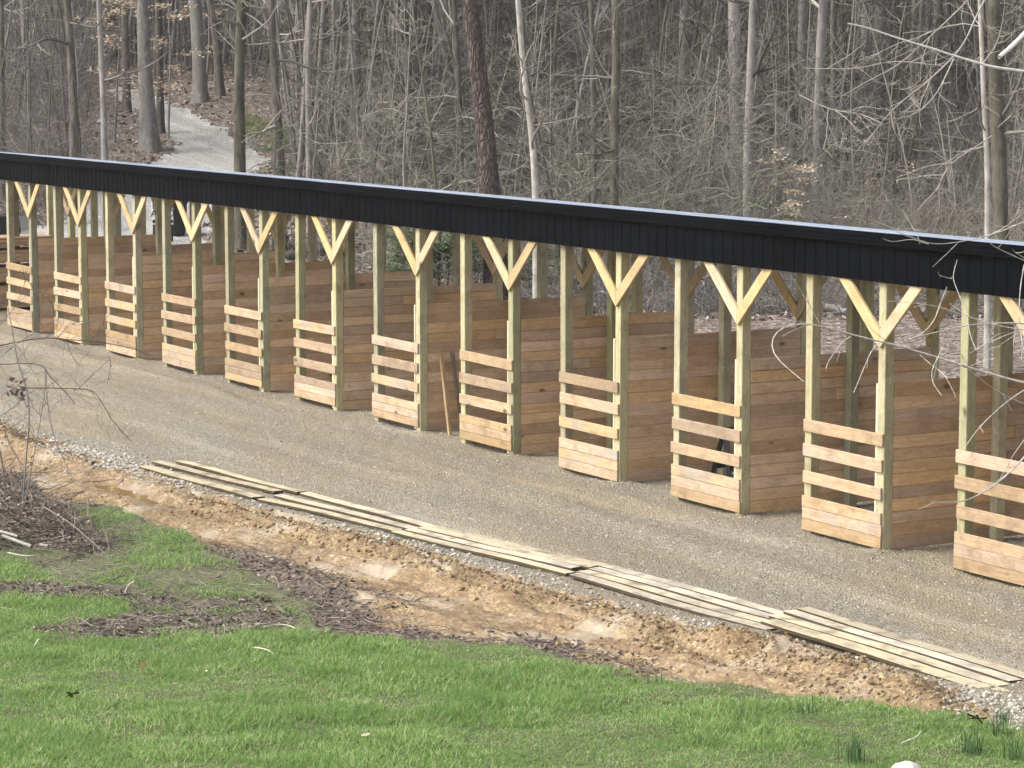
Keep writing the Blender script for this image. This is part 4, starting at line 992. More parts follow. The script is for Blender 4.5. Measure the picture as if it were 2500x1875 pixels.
# straight young stems growing thickly among the trunks
def stems(n, us, ds, hh, rr, name, mk, seed, lab):
    rng = np.random.default_rng(seed); u = rng.uniform(us[0], us[1], n); d = rng.uniform(ds[0], ds[1], n)
    pts = np.array([place(a, b) for a, b in zip(u, d)]); ok = ~in_poly(pts[:, 0], pts[:, 1], ROAD) & (pts[:, 1] > 6) & ~((u > 215) & (u < 720) & (d < 108)); pts = pts[ok]; n = len(pts)
    P = grow(pts-np.array([0, 0, 0.2]), np.stack([rng.normal(0, 0.10, n), rng.normal(0, 0.10, n), np.ones(n)], 1), rng.uniform(hh[0], hh[1], n), 10, 0.06, 0.05, rng)
    R_ = rng.uniform(rr[0], rr[1], n)[:, None]*np.linspace(1, 0.35, 10)[None, :]; b = MB(); b.tubes(P, R_, 5)
    m = 14; pi = np.repeat(np.arange(n), m); i0 = rng.integers(1, 9, n*m); a = rng.uniform(0, 6.28, n*m)
    C = grow(P[pi, i0], np.stack([np.cos(a), np.sin(a), rng.normal(0.6, 0.4, n*m)], 1), rng.uniform(0.3, 1.9, n*m), 6, 0.3, 0.02, rng)
    b.tubes(C, np.maximum(0.008, R_[pi, i0]*0.4)[:, None]*np.linspace(1, 0.5, 6)[None, :], 3)
    return tag(b.build(name, M[mk], None, True), lab, 'undergrowth', None, 'stuff')
stems(330, (-60, 2600), (84, 135), (5, 11), (0.02, 0.055), 'young_thicket', 'twig_grey', 51, 'thick stand of young grey stems among the trunks')
stems(140, (640, 2600), (72, 110), (4, 9), (0.014, 0.035), 'young_thicket', 'twig_light', 52, 'pale young stems in the thicket behind the roof')
stems(200, (-60, 2600), (80, 130), (6, 11), (0.025, 0.06), 'young_thicket', 'twig_dark', 53, 'dark young stems in the thicket behind the roof')

stems(300, (600, 2600), (84, 140), (9, 16), (0.04, 0.10), 'young_thicket', 'twig_grey', 54, 'slim grey trunks crowding the woods')
stems(170, (640, 1180), (80, 125), (10, 17), (0.05, 0.13), 'young_thicket', 'twig_grey', 57, 'grey trunks standing close between the road and the pine')
stems(330, (600, 2600), (80, 130), (9, 16), (0.035, 0.10), 'young_thicket', 'twig_dark', 55, 'slim dark trunks crowding the woods')
stems(120, (-60, 640), (108, 150), (9, 16), (0.05, 0.11), 'young_thicket', 'twig_grey', 56, 'slim grey trunks beyond the road bend')

# dead leaves lying on the forest floor and bank
def leaf_quads(pts, size, rng, tilt=0.5):
    n = len(pts); a = rng.uniform(0, 6.28, n); s = size*rng.uniform(0.6, 1.4, n)
    ex = np.stack([np.cos(a), np.sin(a), rng.normal(0, tilt, n)], 1); ey = np.stack([-np.sin(a), np.cos(a), rng.normal(0, tilt, n)], 1)*0.55
    ex = unit(ex)*s[:, None]; ey = ey*s[:, None]
    lift = np.stack([np.zeros(n), np.zeros(n), s*0.25], 1)
    V = np.stack([pts-ex, pts-ey*0.9+lift*0.2, pts+ex+lift, pts+ey*0.9+lift*0.2], 1).reshape(-1, 3)
    return V, np.arange(n*4).reshape(n, 4)
M['dead_leaf'] = leafy('dead_leaves', [(0.0, (0.065, 0.048, 0.039)), (0.45, (0.17, 0.133, 0.112)), (0.8, (0.31, 0.257, 0.222)), (1.0, (0.52, 0.46, 0.40))], trans=0.1)
rl = np.random.default_rng(9)
u = np.r_[rl.uniform(-60, 900, 16000), rl.uniform(600, 2560, 9000)]; d = np.r_[64+60*rl.random(16000)**1.5, 62+30*rl.random(9000)**1.3]
pts = []
for a, b_ in zip(u, d):
    r = ray(a, 600); h = unit(np.array([r[0], r[1]])); hd = b_/float(h[0]*math.sin(YAW)+h[1]*math.cos(YAW)); pts.append((CAM[0]+h[0]*hd, CAM[1]+h[1]*hd))
pts = np.array(pts); ok = (classify(pts[:, 0], pts[:, 1]) == 0) & (pts[:, 1] > 4.6); pts = pts[ok]
P3 = np.c_[pts, ground_z(pts[:, 0], pts[:, 1])+0.03]
V, q = leaf_quads(P3, 0.085, rl)
tag(link('leaf_litter', mesh('leaf_litter', V, q), M['dead_leaf']), 'dead brown leaves covering the bank and forest floor', 'leaves', None, 'stuff')

# beech saplings that kept their tan leaves
def beech_sapling(base, h, n, label, tiers, spread, mleaf='tan_leaf', name='beech_sapling', size=0.06, cat='sapling', seed=0, flat=0.12, stem='bark_grey', group=None):
    rng = np.random.default_rng(seed)
    root = empty(name, tuple(base), label, cat, group)
    P = grow(np.zeros((1, 3)), np.array([[0.03, 0.02, 1]]), np.array([h]), 14, 0.04, 0.05, rng)[0]; P[0, 2] = -0.2
    V, q = trunk_arrays(P, np.linspace(0.035, 0.008, 14)*h/4, 7, 0.04); link('trunk', mesh('trunk', V, q, None, True), M[stem], root)
    t = rng.uniform(0.25, 1, tiers)*13; i0 = np.minimum(t.astype(int), 12); S = P[i0]; a = rng.uniform(0, 6.28, tiers)
    A = grow(S, np.stack([np.cos(a), np.sin(a), rng.normal(flat, 0.1, tiers)], 1), spread*rng.uniform(0.5, 1, tiers), 8, 0.12, -0.02, rng)
    b = MB(); b.tubes(A, np.full((tiers, 1), 0.012)*np.linspace(1, 0.4, 8)[None, :], 3); b.build('branches', M['twig_light'], root)
    pi = rng.integers(0, tiers, n); j = rng.integers(2, 8, n)
    pts = A[pi, j]+rng.normal(0, 1, (n, 3))*np.array([0.2, 0.2, 0.06])*spread/1.6
    V, q = leaf_quads(pts, size, rng, 0.35)
    link('foliage', mesh('foliage', V, q), M[mleaf], root)
    return root
def gp(u, d): return place(u, d)
beech_sapling(gp(285, 92), 5.8, 900, 'young beech with tiers of tan leaves left of the broad grey bank tree', 12, 1.7, seed=1)
beech_sapling(gp(415, 93), 5.4, 700, 'young beech with sparse tan leaves just right of the broad grey bank tree', 10, 1.5, seed=2)
beech_sapling(gp(505, 106), 4.8, 420, 'small beech with pale leaves by the flared grey tree', 9, 1.1, seed=3)
beech_sapling(gp(560, 118), 5.8, 170, 'faint leafy sapling right of the road bend', 9, 1.2, seed=4)
beech_sapling(gp(1915, 68.5), 3.5, 900, 'young beech full of orange-tan leaves above the right half of the roof', 26, 1.0, seed=25, size=0.05)
beech_sapling(gp(1755, 84), 3.4, 170, 'sparse pale-leaved sapling left of the orange-leaved one', 10, 1.2, seed=6)
beech_sapling(gp(1265, 92), 2.6, 150, 'low sapling with pale dry leaves between pine and pale trunk', 9, 1.5, seed=7)
beech_sapling(gp(2160, 76), 3.2, 150, 'low reddish-leaved sapling right of the grey trunks', 9, 1.3, seed=8)
beech_sapling(gp(2030, 70), 2.0, 160, 'low dry-leaved bush above the roof near the grey trunks', 10, 1.4, seed=18)
# evergreen bushes and greenbrier
def bush(u, d, h, n, label, spread, seed, size=0.05): return beech_sapling(gp(u, d), h, n, label, 18, spread, 'green_leaf', 'evergreen_bush', size, 'bush', seed, 0.35, 'bark_dark')
bush(1010, 65.5, 1.9, 3600, 'low evergreen bush seen under the roof left of centre', 1.5, 31)
bush(1090, 66, 2.0, 3800, 'evergreen bush seen under the roof left of the red-brown pine', 1.6, 32)
bush(1160, 68, 1.7, 1500, 'evergreen bush at the foot of the red-brown pine', 1.3, 33)
bush(1290, 66, 1.8, 1700, 'green bush seen under the roof beside the pale bent trunk', 1.2, 34)
bush(1400, 74, 2.8, 420, 'sparse green bush above the roof right of the pale trunk', 1.6, 35)
bush(1610, 78, 2.6, 330, 'sparse green briar above the roof right of centre', 1.5, 36)
bush(1880, 68, 2.4, 420, 'green bush at the foot of the orange-leaved beech', 1.0, 37)
bush(920, 80, 3.4, 420, 'thin green bush among the trunks left of the pine', 1.6, 38)
bush(666, 73.5, 3.6, 800, 'green growth climbing round the roadside trunk', 0.7, 39)
bush(1560, 70, 2.0, 260, 'thin green briar low behind the roof right of the lichen-blotched trunk', 1.3, 40)
# fallen logs on the forest floor
def log(p, q, r, label, mk='bark_dark', seed=0):
    p = np.array(p); q = np.array(q); P = np.stack([p+(q-p)*t for t in np.linspace(0, 1, 14)]); rng = np.random.default_rng(seed)
    P[:, 2] = ground_z(P[:, 0], P[:, 1])+r*0.8; P[:, :2] += rng.normal(0, 0.04, (14, 2)); org = P[0].copy()
    root = empty('fallen_log', tuple(org), label, 'log', 'fallen logs behind the barn')
    V, qd = trunk_arrays(P-org, np.linspace(r, r*0.6, 14), 9, 0.1); link('trunk', mesh('trunk', V, qd, None, True), M[mk], root)
    limbs(P-org, np.linspace(r, r*0.6, 14), 7, -1, 1.1, rng, 3, 2, 0.4).build('branches', M['twig_grey'], root)
a = at(1850, 742); b2 = at(2080, 772); log(a[:2].tolist()+[0], b2[:2].tolist()+[0], 0.13, 'grey fallen log seen under the right part of the roof', 'bark_grey', 1)
a = at(1880, 760); b2 = at(2120, 752); log(a[:2].tolist()+[0], b2[:2].tolist()+[0], 0.09, 'thinner fallen log crossing the grey log under the right roof', 'bark_grey', 2)
a = at(640, 640); b2 = at(800, 622); log(a[:2].tolist()+[0], b2[:2].tolist()+[0], 0.14, 'dark fallen log behind the stalls, right of the lichen-spotted trunk', 'bark_dark', 3)
a = at(930, 640); b2 = at(1100, 655); log(a[:2].tolist()+[0], b2[:2].tolist()+[0], 0.07, 'thin fallen limb among the evergreen bushes under the roof', 'bark_dark', 4)

# ------------------------------------------------------------------ near branches that hang into the picture
def poly_branch(px, d0, d1, w0, w1, n=22):
    """branch through photo points px, depth d0 to d1 along it, widths in photo pixels"""
    px = np.array(px, float); t = np.linspace(0, 1, len(px))
    P = np.stack([atd(u, v, d0+(d1-d0)*tt) for (u, v), tt in zip(px, t)]); P = resample(P, n)
    R = np.linspace(w0, w1, n)/FPX*np.linspace(d0, d1, n)/2
    R = R*(1+0.12*RNG.normal(0, 1, n)*0.7)
    return P, R
def c6(*p): return [(1650+x*0.38584, 600+y*0.38584) for x, y in p]
def c3(*p): return [(1650+x*0.38584, y*0.38584) for x, y in p]
def c4(*p): return [(x*0.38584, 600+y*0.38584) for x, y in p]
M['twig_near'] = bark('near_bark', (0.26, 0.24, 0.205), (0.68, 0.65, 0.58), 30, 0.6, 0.4, var=0.2)
base = place(2790, 16.0)
ot = empty('overhanging_tree', (base[0], base[1], base[2]), 'bare grey tree just past the right edge whose thin branches hang before the near stalls', 'tree')
P = resample([base-np.array([0, 0, 0.4]), base+np.array([0.05, 0.05, 2]), base+np.array([0.0, -0.1, 4.5]), base+np.array([0.2, 0.1, 8.5]), base+np.array([0.1, 0.3, 12])], 26)
V, q = trunk_arrays(P-base, np.linspace(0.16, 0.04, 26), 14, 0.06, 0.4); link('trunk', mesh('trunk', V, q, None, True), M['bark_grey'], ot)
OB = [
 (c6((2900, 960), (2203, 870), (2000, 815), (1850, 770), (1600, 690), (1400, 630), (1200, 585), (1000, 530), (850, 490), (720, 500), (640, 530), (600, 590), (600, 680), (690, 760), (810, 860)), 16, 15, 8.5, 2.0, 44),
 (c6((2900, 520), (2203, 490), (1950, 490), (1800, 510), (1620, 555), (1450, 590), (1420, 618)), 16, 15.3, 6, 1.8, 24),
 (c6((2203, 530), (2100, 560), (2000, 605), (1930, 640), (1860, 680)), 15.6, 15.2, 3.2, 1.2, 14),
 (c6((2880, 900), (2400, 1130), (2203, 1340), (2080, 1470), (1950, 1560), (1850, 1610), (1780, 1622), (1640, 1625), (1590, 1605), (1540, 1575)), 16, 14.6, 6, 1.8, 36),
 (c6((2880, 640), (2500, 760), (2203, 910), (2050, 1020), (1900, 1170), (1820, 1290)), 16, 15.0, 5, 1.4, 24),
 (c6((2203, 530), (2100, 520), (1850, 450), (1650, 380), (1500, 360), (1340, 350)), 15.6, 15.4, 2.4, 1.1, 20),
 (c6((1900, 660), (1860, 560), (1840, 430), (1800, 330), (1760, 230), (1750, 200), (1765, 140), (1780, 90)), 15.3, 15.6, 2.4, 1.5, 20),
 (c6((1750, 210), (1710, 200), (1670, 188)), 15.5, 15.4, 1.6, 1.0, 6),
 (c6((2203, 120), (2180, 260), (2172, 380), (2172, 520), (2203, 660)), 15.6, 15.3, 2.6, 1.4, 16),
 (c6((1850, 780), (2000, 900), (2100, 955), (2203, 1000)), 15.3, 15.6, 1.6, 2.6, 14),
 (c6((1105, 575), (1060, 600), (1000, 680), (960, 740), (950, 780)), 15.15, 15.0, 2.4, 1.6, 12),
 (c6((1278, 615), (1240, 660), (1200, 750), (1155, 860), (1125, 930)), 15.2, 15.0, 2.6, 1.8, 14),
 (c6((1690, 640), (1640, 740), (1615, 800), (1620, 860), (1650, 905), (1685, 952)), 15.3, 15.1, 2.2, 1.4, 14),
 (c6((910, 490), (870, 420), (830, 350), (770, 250), (720, 180)), 15.1, 15.0, 2.6, 1.2, 14),
 (c6((1480, 590), (1560, 560), (1640, 470), (1670, 380), (1715, 260)), 15.3, 15.4, 2.2, 1.2, 14),
 (c6((1545, 690), (1600, 740), (1680, 800), (1720, 830)), 15.3, 15.2, 1.8, 1.0, 9),
 (c6((1850, 770), (1900, 745), (1960, 720), (2020, 712)), 15.3, 15.2, 1.6, 0.9, 9),
 (c6((1860, 775), (1820, 710), (1785, 660)), 15.3, 15.2, 1.6, 0.9, 8),
 (c6((1930, 640), (1990, 590), (2040, 555), (2090, 550)), 15.3, 15.4, 1.5, 0.9, 9),
 (c6((1900, 730), (1960, 670), (2010, 640), (2060, 640)), 15.3, 15.2, 1.5, 0.9, 9),
 (c6((2203, 1230), (2130, 1330), (2080, 1420), (2050, 1480)), 15.5, 15.2, 2.0, 1.2, 10),
 (c3((2900, 1250), (2203, 1400), (2050, 1470), (1900, 1512), (1800, 1530), (1700, 1545), (1600, 1545), (1520, 1510), (1450, 1478), (1400, 1470)), 16, 15.2, 4, 1.2, 28),
 (c3((1600, 1545), (1500, 1512), (1440, 1520), (1380, 1532), (1340, 1525), (1310, 1508)), 15.3, 15.2, 2, 1.1, 14),
 (c3((2900, 1900), (2203, 1650), (2100, 1600), (2010, 1560), (1980, 1530)), 16, 15.4, 4, 1.6, 20),
 (c3((2203, 1630), (2150, 1600), (2130, 1580)), 15.4, 15.3, 1.8, 1.0, 6),
 (c3((1545, 1545), (1535, 1500)), 15.3, 15.3, 1.3, 0.8, 4),
]
for k, (px, d0, d1, w0, w1, n) in enumerate(OB):
    P, R = poly_branch(px, d0, d1, w0, w1, n)
    b = MB(); b.tubes(P-base, R, 7)
    rng = np.random.default_rng(300+k); m = max(1, n//8)
    i0 = rng.integers(2, n-1, m); dd_ = unit(P[i0]-P[i0-1])
    C = grow(P[i0]-base, dd_+rng.normal(0, 0.45, (m, 3)), rng.uniform(0.06, 0.28, m), 7, 0.1, 0.0, rng); b.tubes(C, np.full((m, 1), 0.0020)*np.linspace(1, 0.6, 7)[None, :], 4)
    b.build('branch', M['twig_near'], ot, True)
# limbs that tie the far ends of those branches to the trunk, plus its crown out of frame
limbs(resample([base-base, np.array([0.05, 0.05, 2]), np.array([0.0, -0.1, 4.5]), np.array([0.2, 0.1, 8.5]), np.array([0.1, 0.3, 12])], 26), np.linspace(0.16, 0.04, 26), 9, 6.5, 2.0, np.random.default_rng(77), 4, 3).build('crown', M['twig_near'], ot, True)

# white-barked tree just past the right edge, behind the barn
wb_ = place(2680, 47)
wt = empty('white_barked_tree', tuple(wb_), 'white-barked tree past the right edge whose bright branches cross the woods above the roof', 'tree')
P = resample([wb_-np.array([0, 0, 0.4]), wb_+np.array([0.2, 0.1, 4]), wb_+np.array([0.1, 0.2, 9]), wb_+np.array([0.4, 0.2, 15])], 26)
V, q = trunk_arrays(P-wb_, np.linspace(0.22, 0.05, 26), 14, 0.05, 0.3); link('trunk', mesh('trunk', V, q, None, True), M['bark_white'], wt)
WBR = [(c3((2670, 520), (2400, 480), (2203, 450), (2000, 425), (1800, 365), (1600, 300), (1400, 240), (1200, 170), (1088, 148)), 47, 45, 8, 3.4, 34),
       (c3((2680, -250), (2400, 20), (2203, 215), (2120, 300), (2045, 360)), 47, 46, 18, 10, 20),
       (c3((2680, 620), (2400, 540), (2203, 490)), 47, 46, 7, 4, 10)]
for px, d0, d1, w0, w1, n in WBR:
    P, R = poly_branch(px, d0, d1, w0, w1, n); b = MB(); b.tubes(P-wb_, R, 8); b.build('branch', M['bark_white'], wt, True)
GBR = [(c3((2100, -330), (1850, 0), (1760, 90), (1600, 240), (1480, 350), (1380, 430), (1200, 520), (1050, 610)), 50, 49, 5, 1.6, 26),
       (c3((2200, -380), (1950, 0), (1880, 150), (1820, 290), (1700, 420), (1560, 540), (1380, 680), (1280, 800), (1180, 940)), 50, 48, 7, 1.5, 28),
       (c3((1760, 370), (1700, 500), (1640, 610), (1540, 710), (1440, 750), (1300, 755)), 49, 48, 4, 1.5, 18),
       (c3((2000, 860), (1900, 930), (1780, 1000), (1700, 1080), (1650, 1210)), 50, 49, 4, 1.6, 16),
       (c3((780, 600), (900, 660), (1000, 700), (1180, 720), (1300, 780)), 52, 51, 2.4, 3.2, 14),
       (c3((800, 430), (950, 435), (1150, 435), (1300, 400), (1400, 382), (1700, 420)), 51, 50, 1.6, 2.6, 18),
       (c3((1950, 930), (1860, 950), (1760, 1020), (1700, 1090), (1655, 1200)), 52, 51.6, 5, 2, 14)]
for px, d0, d1, w0, w1, n in GBR:
    P, R = poly_branch(px, d0, d1, w0, w1, n); gb = MB(); gb.tubes(P-wb_, R, 6)
    rng = np.random.default_rng(int(px[0][0])); m = 9; i0 = rng.integers(3, n-1, m)
    C = grow(P[i0]-wb_, unit(P[i0]-P[i0-1])+rng.normal(0, 0.6, (m, 3)), rng.uniform(0.4, 1.2, m), 7, 0.2, 0.0, rng); gb.tubes(C, np.full((m, 1), 0.008)*np.linspace(1, 0.6, 7)[None, :], 4)
    gb.build('branch', M['twig_light'], wt, True)
limbs(resample([np.zeros(3), np.array([0.2, 0.1, 4]), np.array([0.1, 0.2, 9]), np.array([0.4, 0.2, 15])], 26), np.linspace(0.22, 0.05, 26), 10, 8, 3.5, np.random.default_rng(78), 4, 3).build('crown', M['twig_light'], wt, True)

# bare shrub at the left in front of the far stalls
sb = at(40, 1260); ds = float(np.dot(sb-CAM, FW))
ls = empty('bare_shrub', tuple(sb), 'bare twiggy shrub reaching in from the left edge over the mud', 'shrub')
LB = [(c4((-260, 700), (0, 632), (150, 600), (300, 578), (420, 595), (560, 600), (700, 620), (850, 650), (950, 690)), 3.6, 1.4, 30),
      (c4((-200, 745), (0, 750), (120, 745), (230, 745), (300, 770), (275, 785), (320, 830), (380, 890), (430, 945), (475, 1000)), 4.4, 2.2, 26),
      (c4((50, 390), (75, 520), (100, 660), (110, 760), (160, 850), (190, 1050), (160, 1400), (140, 1700)), 2.4, 4.6, 24),
      (c4((130, 900), (330, 900), (500, 905), (600, 910), (660, 1020), (720, 1120), (830, 1240)), 2.6, 1.3, 22),
      (c4((500, 900), (580, 820), (690, 720), (710, 700), (690, 800), (680, 870)), 1.9, 1.2, 16),
      (c4((290, 780), (300, 1000), (330, 1180), (400, 1350), (490, 1520)), 2.2, 1.4, 18),
      (c4((-60, 1000), (0, 1090), (60, 1250), (120, 1360), (180, 1440)), 2.0, 1.3, 14),
      (c4((-40, 740), (80, 640), (200, 560), (330, 480)), 2.2, 1.2, 14),
      (c4((420, 600), (450, 690), (500, 765)), 1.8, 1.1, 8),
      (c4((120, 150), (180, 230), (260, 300), (330, 360)), 1.8, 1.2, 12),
      (c4((0, 500), (100, 380), (160, 230), (190, 160)), 2.0, 1.1, 14),
      (c4((330, 640), (380, 560), (440, 500), (520, 470), (560, 500)), 1.6, 1.0, 14),
      (c4((560, 600), (620, 560), (660, 480)), 1.4, 0.9, 8),
      (c4((-150, 1150), (40, 1060), (160, 950), (230, 900), (300, 905)), 2.6, 1.6, 14),
      (c4((140, 1720), (220, 1300), (260, 1080), (290, 900), (285, 780)), 3, 1.8, 20),
      (c4((60, 1700), (20, 1400), (-40, 1100), (-120, 800)), 4, 3, 14)]
for k, (px, w0, w1, n) in enumerate(LB):
    P, R = poly_branch(px, ds-0.2*math.sin(k), ds+0.3*math.cos(k*1.7), w0, w1, n)
    b = MB(); b.tubes(P-sb, R, 6)
    rng = np.random.default_rng(500+k); m = n
    i0 = rng.integers(2, n-1, m); C = grow(P[i0]-sb, unit(P[i0]-P[i0-1])+rng.normal(0, 0.8, (m, 3)), rng.uniform(0.1, 0.5, m), 8, 0.35, -0.01, rng)
    b.tubes(C, np.full((m, 1), 0.0028)*np.linspace(1, 0.6, 8)[None, :], 3); b.build('branch', M['twig_grey' if k % 3 else 'twig_dark'], ls, True)
rng = np.random.default_rng(6); cpt = atd(40, 955, ds)-sb
V, q = leaf_quads(cpt+rng.normal(0, 1, (60, 3))*np.array([0.07, 0.07, 0.08]), 0.045, rng, 0.8); link('dry_leaves', mesh('dry_leaves', V, q), M['dead_leaf'], ls)

# ------------------------------------------------------------------ lawn
M['grass'] = leafy('grass_blades', [(0.0, (0.09, 0.180, 0.042)), (0.35, (0.20, 0.345, 0.082)), (0.7, (0.325, 0.455, 0.150)), (0.88, (0.46, 0.54, 0.26)), (1.0, (0.58, 0.53, 0.35))], patch=(0.17, 0.29, 0.075), trans=0.5, pscale=1.1)
rg = np.random.default_rng(77)
def blades(pts, Lb, wb, rng, lean_=0.55):
    n = len(pts); a = rng.uniform(0, 6.28, n); tx = np.stack([np.cos(a), np.sin(a), np.zeros(n)], 1); la = a+math.pi/2+rng.normal(0, 0.6, n)
    ln = lean_*rng.uniform(0.15, 1.4, n); ld = np.stack([np.cos(la)*ln, np.sin(la)*ln, np.ones(n)], 1)
    p0 = pts; p1 = pts+unit(ld)*(Lb*0.5)[:, None]
    ld2 = ld.copy(); ld2[:, :2] *= 2.4; p2 = p1+unit(ld2)*(Lb*0.5)[:, None]
    w = wb[:, None]*tx
    V = np.stack([p0-w, p0+w, p1+w*0.8, p1-w*0.8, p2], 1).reshape(-1, 3)
    i = np.arange(n)*5
    return V, np.stack([i, i+1, i+2, i+3], 1), np.stack([i+3, i+2, i+4], 1)
nG = 900000
hdg = rg.uniform(-0.225, 0.225, nG); dG = rg.uniform(19.0, 37, nG)
gx_ = CAM[0]+dG*(math.sin(YAW)*np.cos(hdg)+math.cos(YAW)*np.sin(hdg)); gy_ = CAM[1]+dG*(math.cos(YAW)*np.cos(hdg)-math.sin(YAW)*np.sin(hdg))
ok = classify(gx_, gy_) == 3
bare = in_poly(gx_, gy_, BARE1) | in_poly(gx_, gy_, BARE2)
dens = smooth(0.30, 0.52, fbm(gx_*1.7, gy_*1.7, 71, 4))*0.3+0.7
upper = (gx_ < 31.5) & (gy_ > -9.4)
dens = np.where(upper, dens*smooth(0.36, 0.6, fbm(gx_*1.3, gy_*1.3, 72, 4))*0.8+0.05, dens)
e1 = np.minimum(seg_dist(gx_, gy_, BARE2+[BARE2[0]]), seg_dist(gx_, gy_, BARE1+[BARE1[0]]))
dens = dens*(0.25+0.75*smooth(0.0, 0.3, seg_dist(gx_, gy_, LAWN_EDGE)+0.5*(fbm(gx_*3, gy_*3, 75, 3)-0.45)))
dens = np.where(bare, 0.5*smooth(0.5, 0.62, fbm(gx_*2.4, gy_*2.4, 73, 4))+0.22*smooth(0.35, 0, e1), dens)
ok &= rg.random(nG) < dens
gx_, gy_ = gx_[ok], gy_[ok]
gP = np.c_[gx_, gy_, ground_z(gx_, gy_)-0.01]
hl = 0.04+0.06*smooth(0.3, 0.65, fbm(gx_*1.1, gy_*1.1, 74, 4)); hl = hl*rg.uniform(0.55, 1.35, len(gx_))
V, q, t = blades(gP, hl, rg.uniform(0.003, 0.006, len(gx_)), rg, 1.25)
tag(link('grass', mesh('grass', V, q, t), M['grass']), 'short bright green grass of the lawn', 'grass', None, 'stuff')
# taller dark tufts of bulb leaves
M['tuft'] = leafy('bulb_leaves', [(0.0, (0.035, 0.085, 0.03)), (0.6, (0.07, 0.14, 0.055)), (1.0, (0.15, 0.22, 0.10))], trans=0.25)
TF = [(2088, 1862, 46, 0.34, 'dark upright bulb leaves at the bottom of the lawn, left of the white rock'), (2365, 1838, 44, 0.27, 'grey-green clump of bulb leaves below the red-brown leaf'),
      (2432, 1800, 30, 0.26, 'dark clump of bulb leaves right of the red-brown leaf'), (2452, 1762, 30, 0.24, 'dark clump of bulb leaves at the lawn edge, nearest the plank end'),
      (1962, 1752, 22, 0.22, 'small dark clump of bulb leaves at the lawn edge below the clods'), (1812, 1760, 14, 0.2, 'thin clump of bulb leaves along the lawn edge, left of a thicker one'),
      (2482, 1852, 30, 0.28, 'clump of bulb leaves in the bottom right corner'), (838, 1690, 8, 0.22, 'few thin upright bulb leaves in the middle of the lawn'),
      (1588, 1672, 10, 0.2, 'few thin upright leaves at the lawn edge beside the mud'), (342, 1440, 12, 0.2, 'dark small clump beside a curved white stick')]
for k, (u, v, n, h_, lab) in enumerate(TF):
    g = at(u, v, 0.04); rng = np.random.default_rng(800+k)
    pts = np.c_[rng.normal(0, 0.05, (n, 2)), np.zeros(n)]; V, q, t = blades(pts, h_*rng.uniform(0.6, 1.1, n), np.full(n, 0.0045), rng, 0.22)
    o = link('bulb_leaf_clump', mesh('bulb_leaf_clump', V, q, t), M['tuft']); o.location = (g[0], g[1], gz(g[0], g[1])); tag(o, lab, 'plant', 'bulb leaf clumps in the lawn')
rv = np.random.default_rng(88); nv = 2600
vx = rv.uniform(575, 705, nv); vv = rv.uniform(292, 352, nv); vv = vv+(vx-640)*0.35
vp = np.array([at(a_, b__) for a_, b__ in zip(vx, vv)]); okv = classify(vp[:, 0], vp[:, 1]) == 0; vp = vp[okv]
V, q, t = blades(np.c_[vp[:, :2], ground_z(vp[:, 0], vp[:, 1])], rv.uniform(0.12, 0.32, len(vp)), np.full(len(vp), 0.016), rv, 0.8)
tag(link('verge_grass', mesh('verge_grass', V, q, t), leafy('verge_blades', [(0.0, (0.10, 0.13, 0.04)), (0.6, (0.26, 0.28, 0.11)), (1.0, (0.44, 0.40, 0.22))])), 'yellow-green grass on the right verge of the gravel road', 'grass', None, 'stuff')
# white rock at the bottom edge
def lump(r, seed, squash=(1, 1, 0.6), rough=0.35, sub_=2):
    import bmesh
    bm = bmesh.new(); bmesh.ops.create_icosphere(bm, subdivisions=sub_, radius=1.0); rng = np.random.default_rng(seed); o3 = rng.uniform(0, 50, 3)
    V = np.array([v.co[:] for v in bm.verts]); F_ = np.array([[v.index for v in f.verts] for f in bm.faces]); bm.free()
    nn = vnoise(V[:, 0]*1.7+o3[0], V[:, 1]*1.7+V[:, 2]*1.3+o3[1], seed)*0.7+vnoise(V[:, 0]*4+V[:, 2]*3+o3[2], V[:, 1]*4, seed+1)*0.3
    return (V+0.25*rough*rng.normal(0, 1, V.shape)*(sub_ < 2))*(1+rough*(nn-0.5)*2)[:, None]*np.array(squash)*r, F_
M['limestone'] = plain('limestone', (0.50, 0.48, 0.44), 0.9, var=0.45, sc=22)
g = at(2212, 1884, 0.1); V, F_ = lump(0.14, 3, (1.2, 0.9, 0.75), 0.3, 3)
o = link('white_rock', mesh('white_rock', V, None, F_, True), M['limestone']); o.location = (g[0], g[1], gz(g[0], g[1])+0.02); tag(o, 'pale rock half hidden in the grass at the bottom edge', 'rock')
# leaves and pale scraps lying on the grass
def oak_leaf(size, seed, plain_=False):
    th = np.linspace(0, 2*math.pi, 41)[:-1]; r = 0.9/np.sqrt(np.cos(th)**2+(np.sin(th)/0.45)**2) if plain_ else 0.55+0.45*np.cos(th*5)*np.where(np.cos(th) > -0.9, 1, 0.3); r = np.maximum(r, 0.22)
    V = np.c_[np.r_[0, r*np.cos(th)]*size, np.r_[0, r*np.sin(th)*0.8]*size, np.r_[0.02, 0.25*(r-0.4)*size*np.cos(th*3+seed)+0.02]]
    T = [[0, 1+k, 1+(k+1) % 40] for k in range(40)]
    V2 = V+np.array([0, 0, 0.003]); return np.concatenate([V, V2]), np.array([[a, c, b_] for a, b_, c in T]+[[a+41, b_+41, c+41] for a, b_, c in T])
M['oakleaf'] = plain('red_brown_leaf', (0.13, 0.055, 0.025), 0.8, var=0.3, sc=20)
M['paleleaf'] = plain('pale_dry_leaf', (0.42, 0.35, 0.255), 0.85, var=0.2, sc=20)
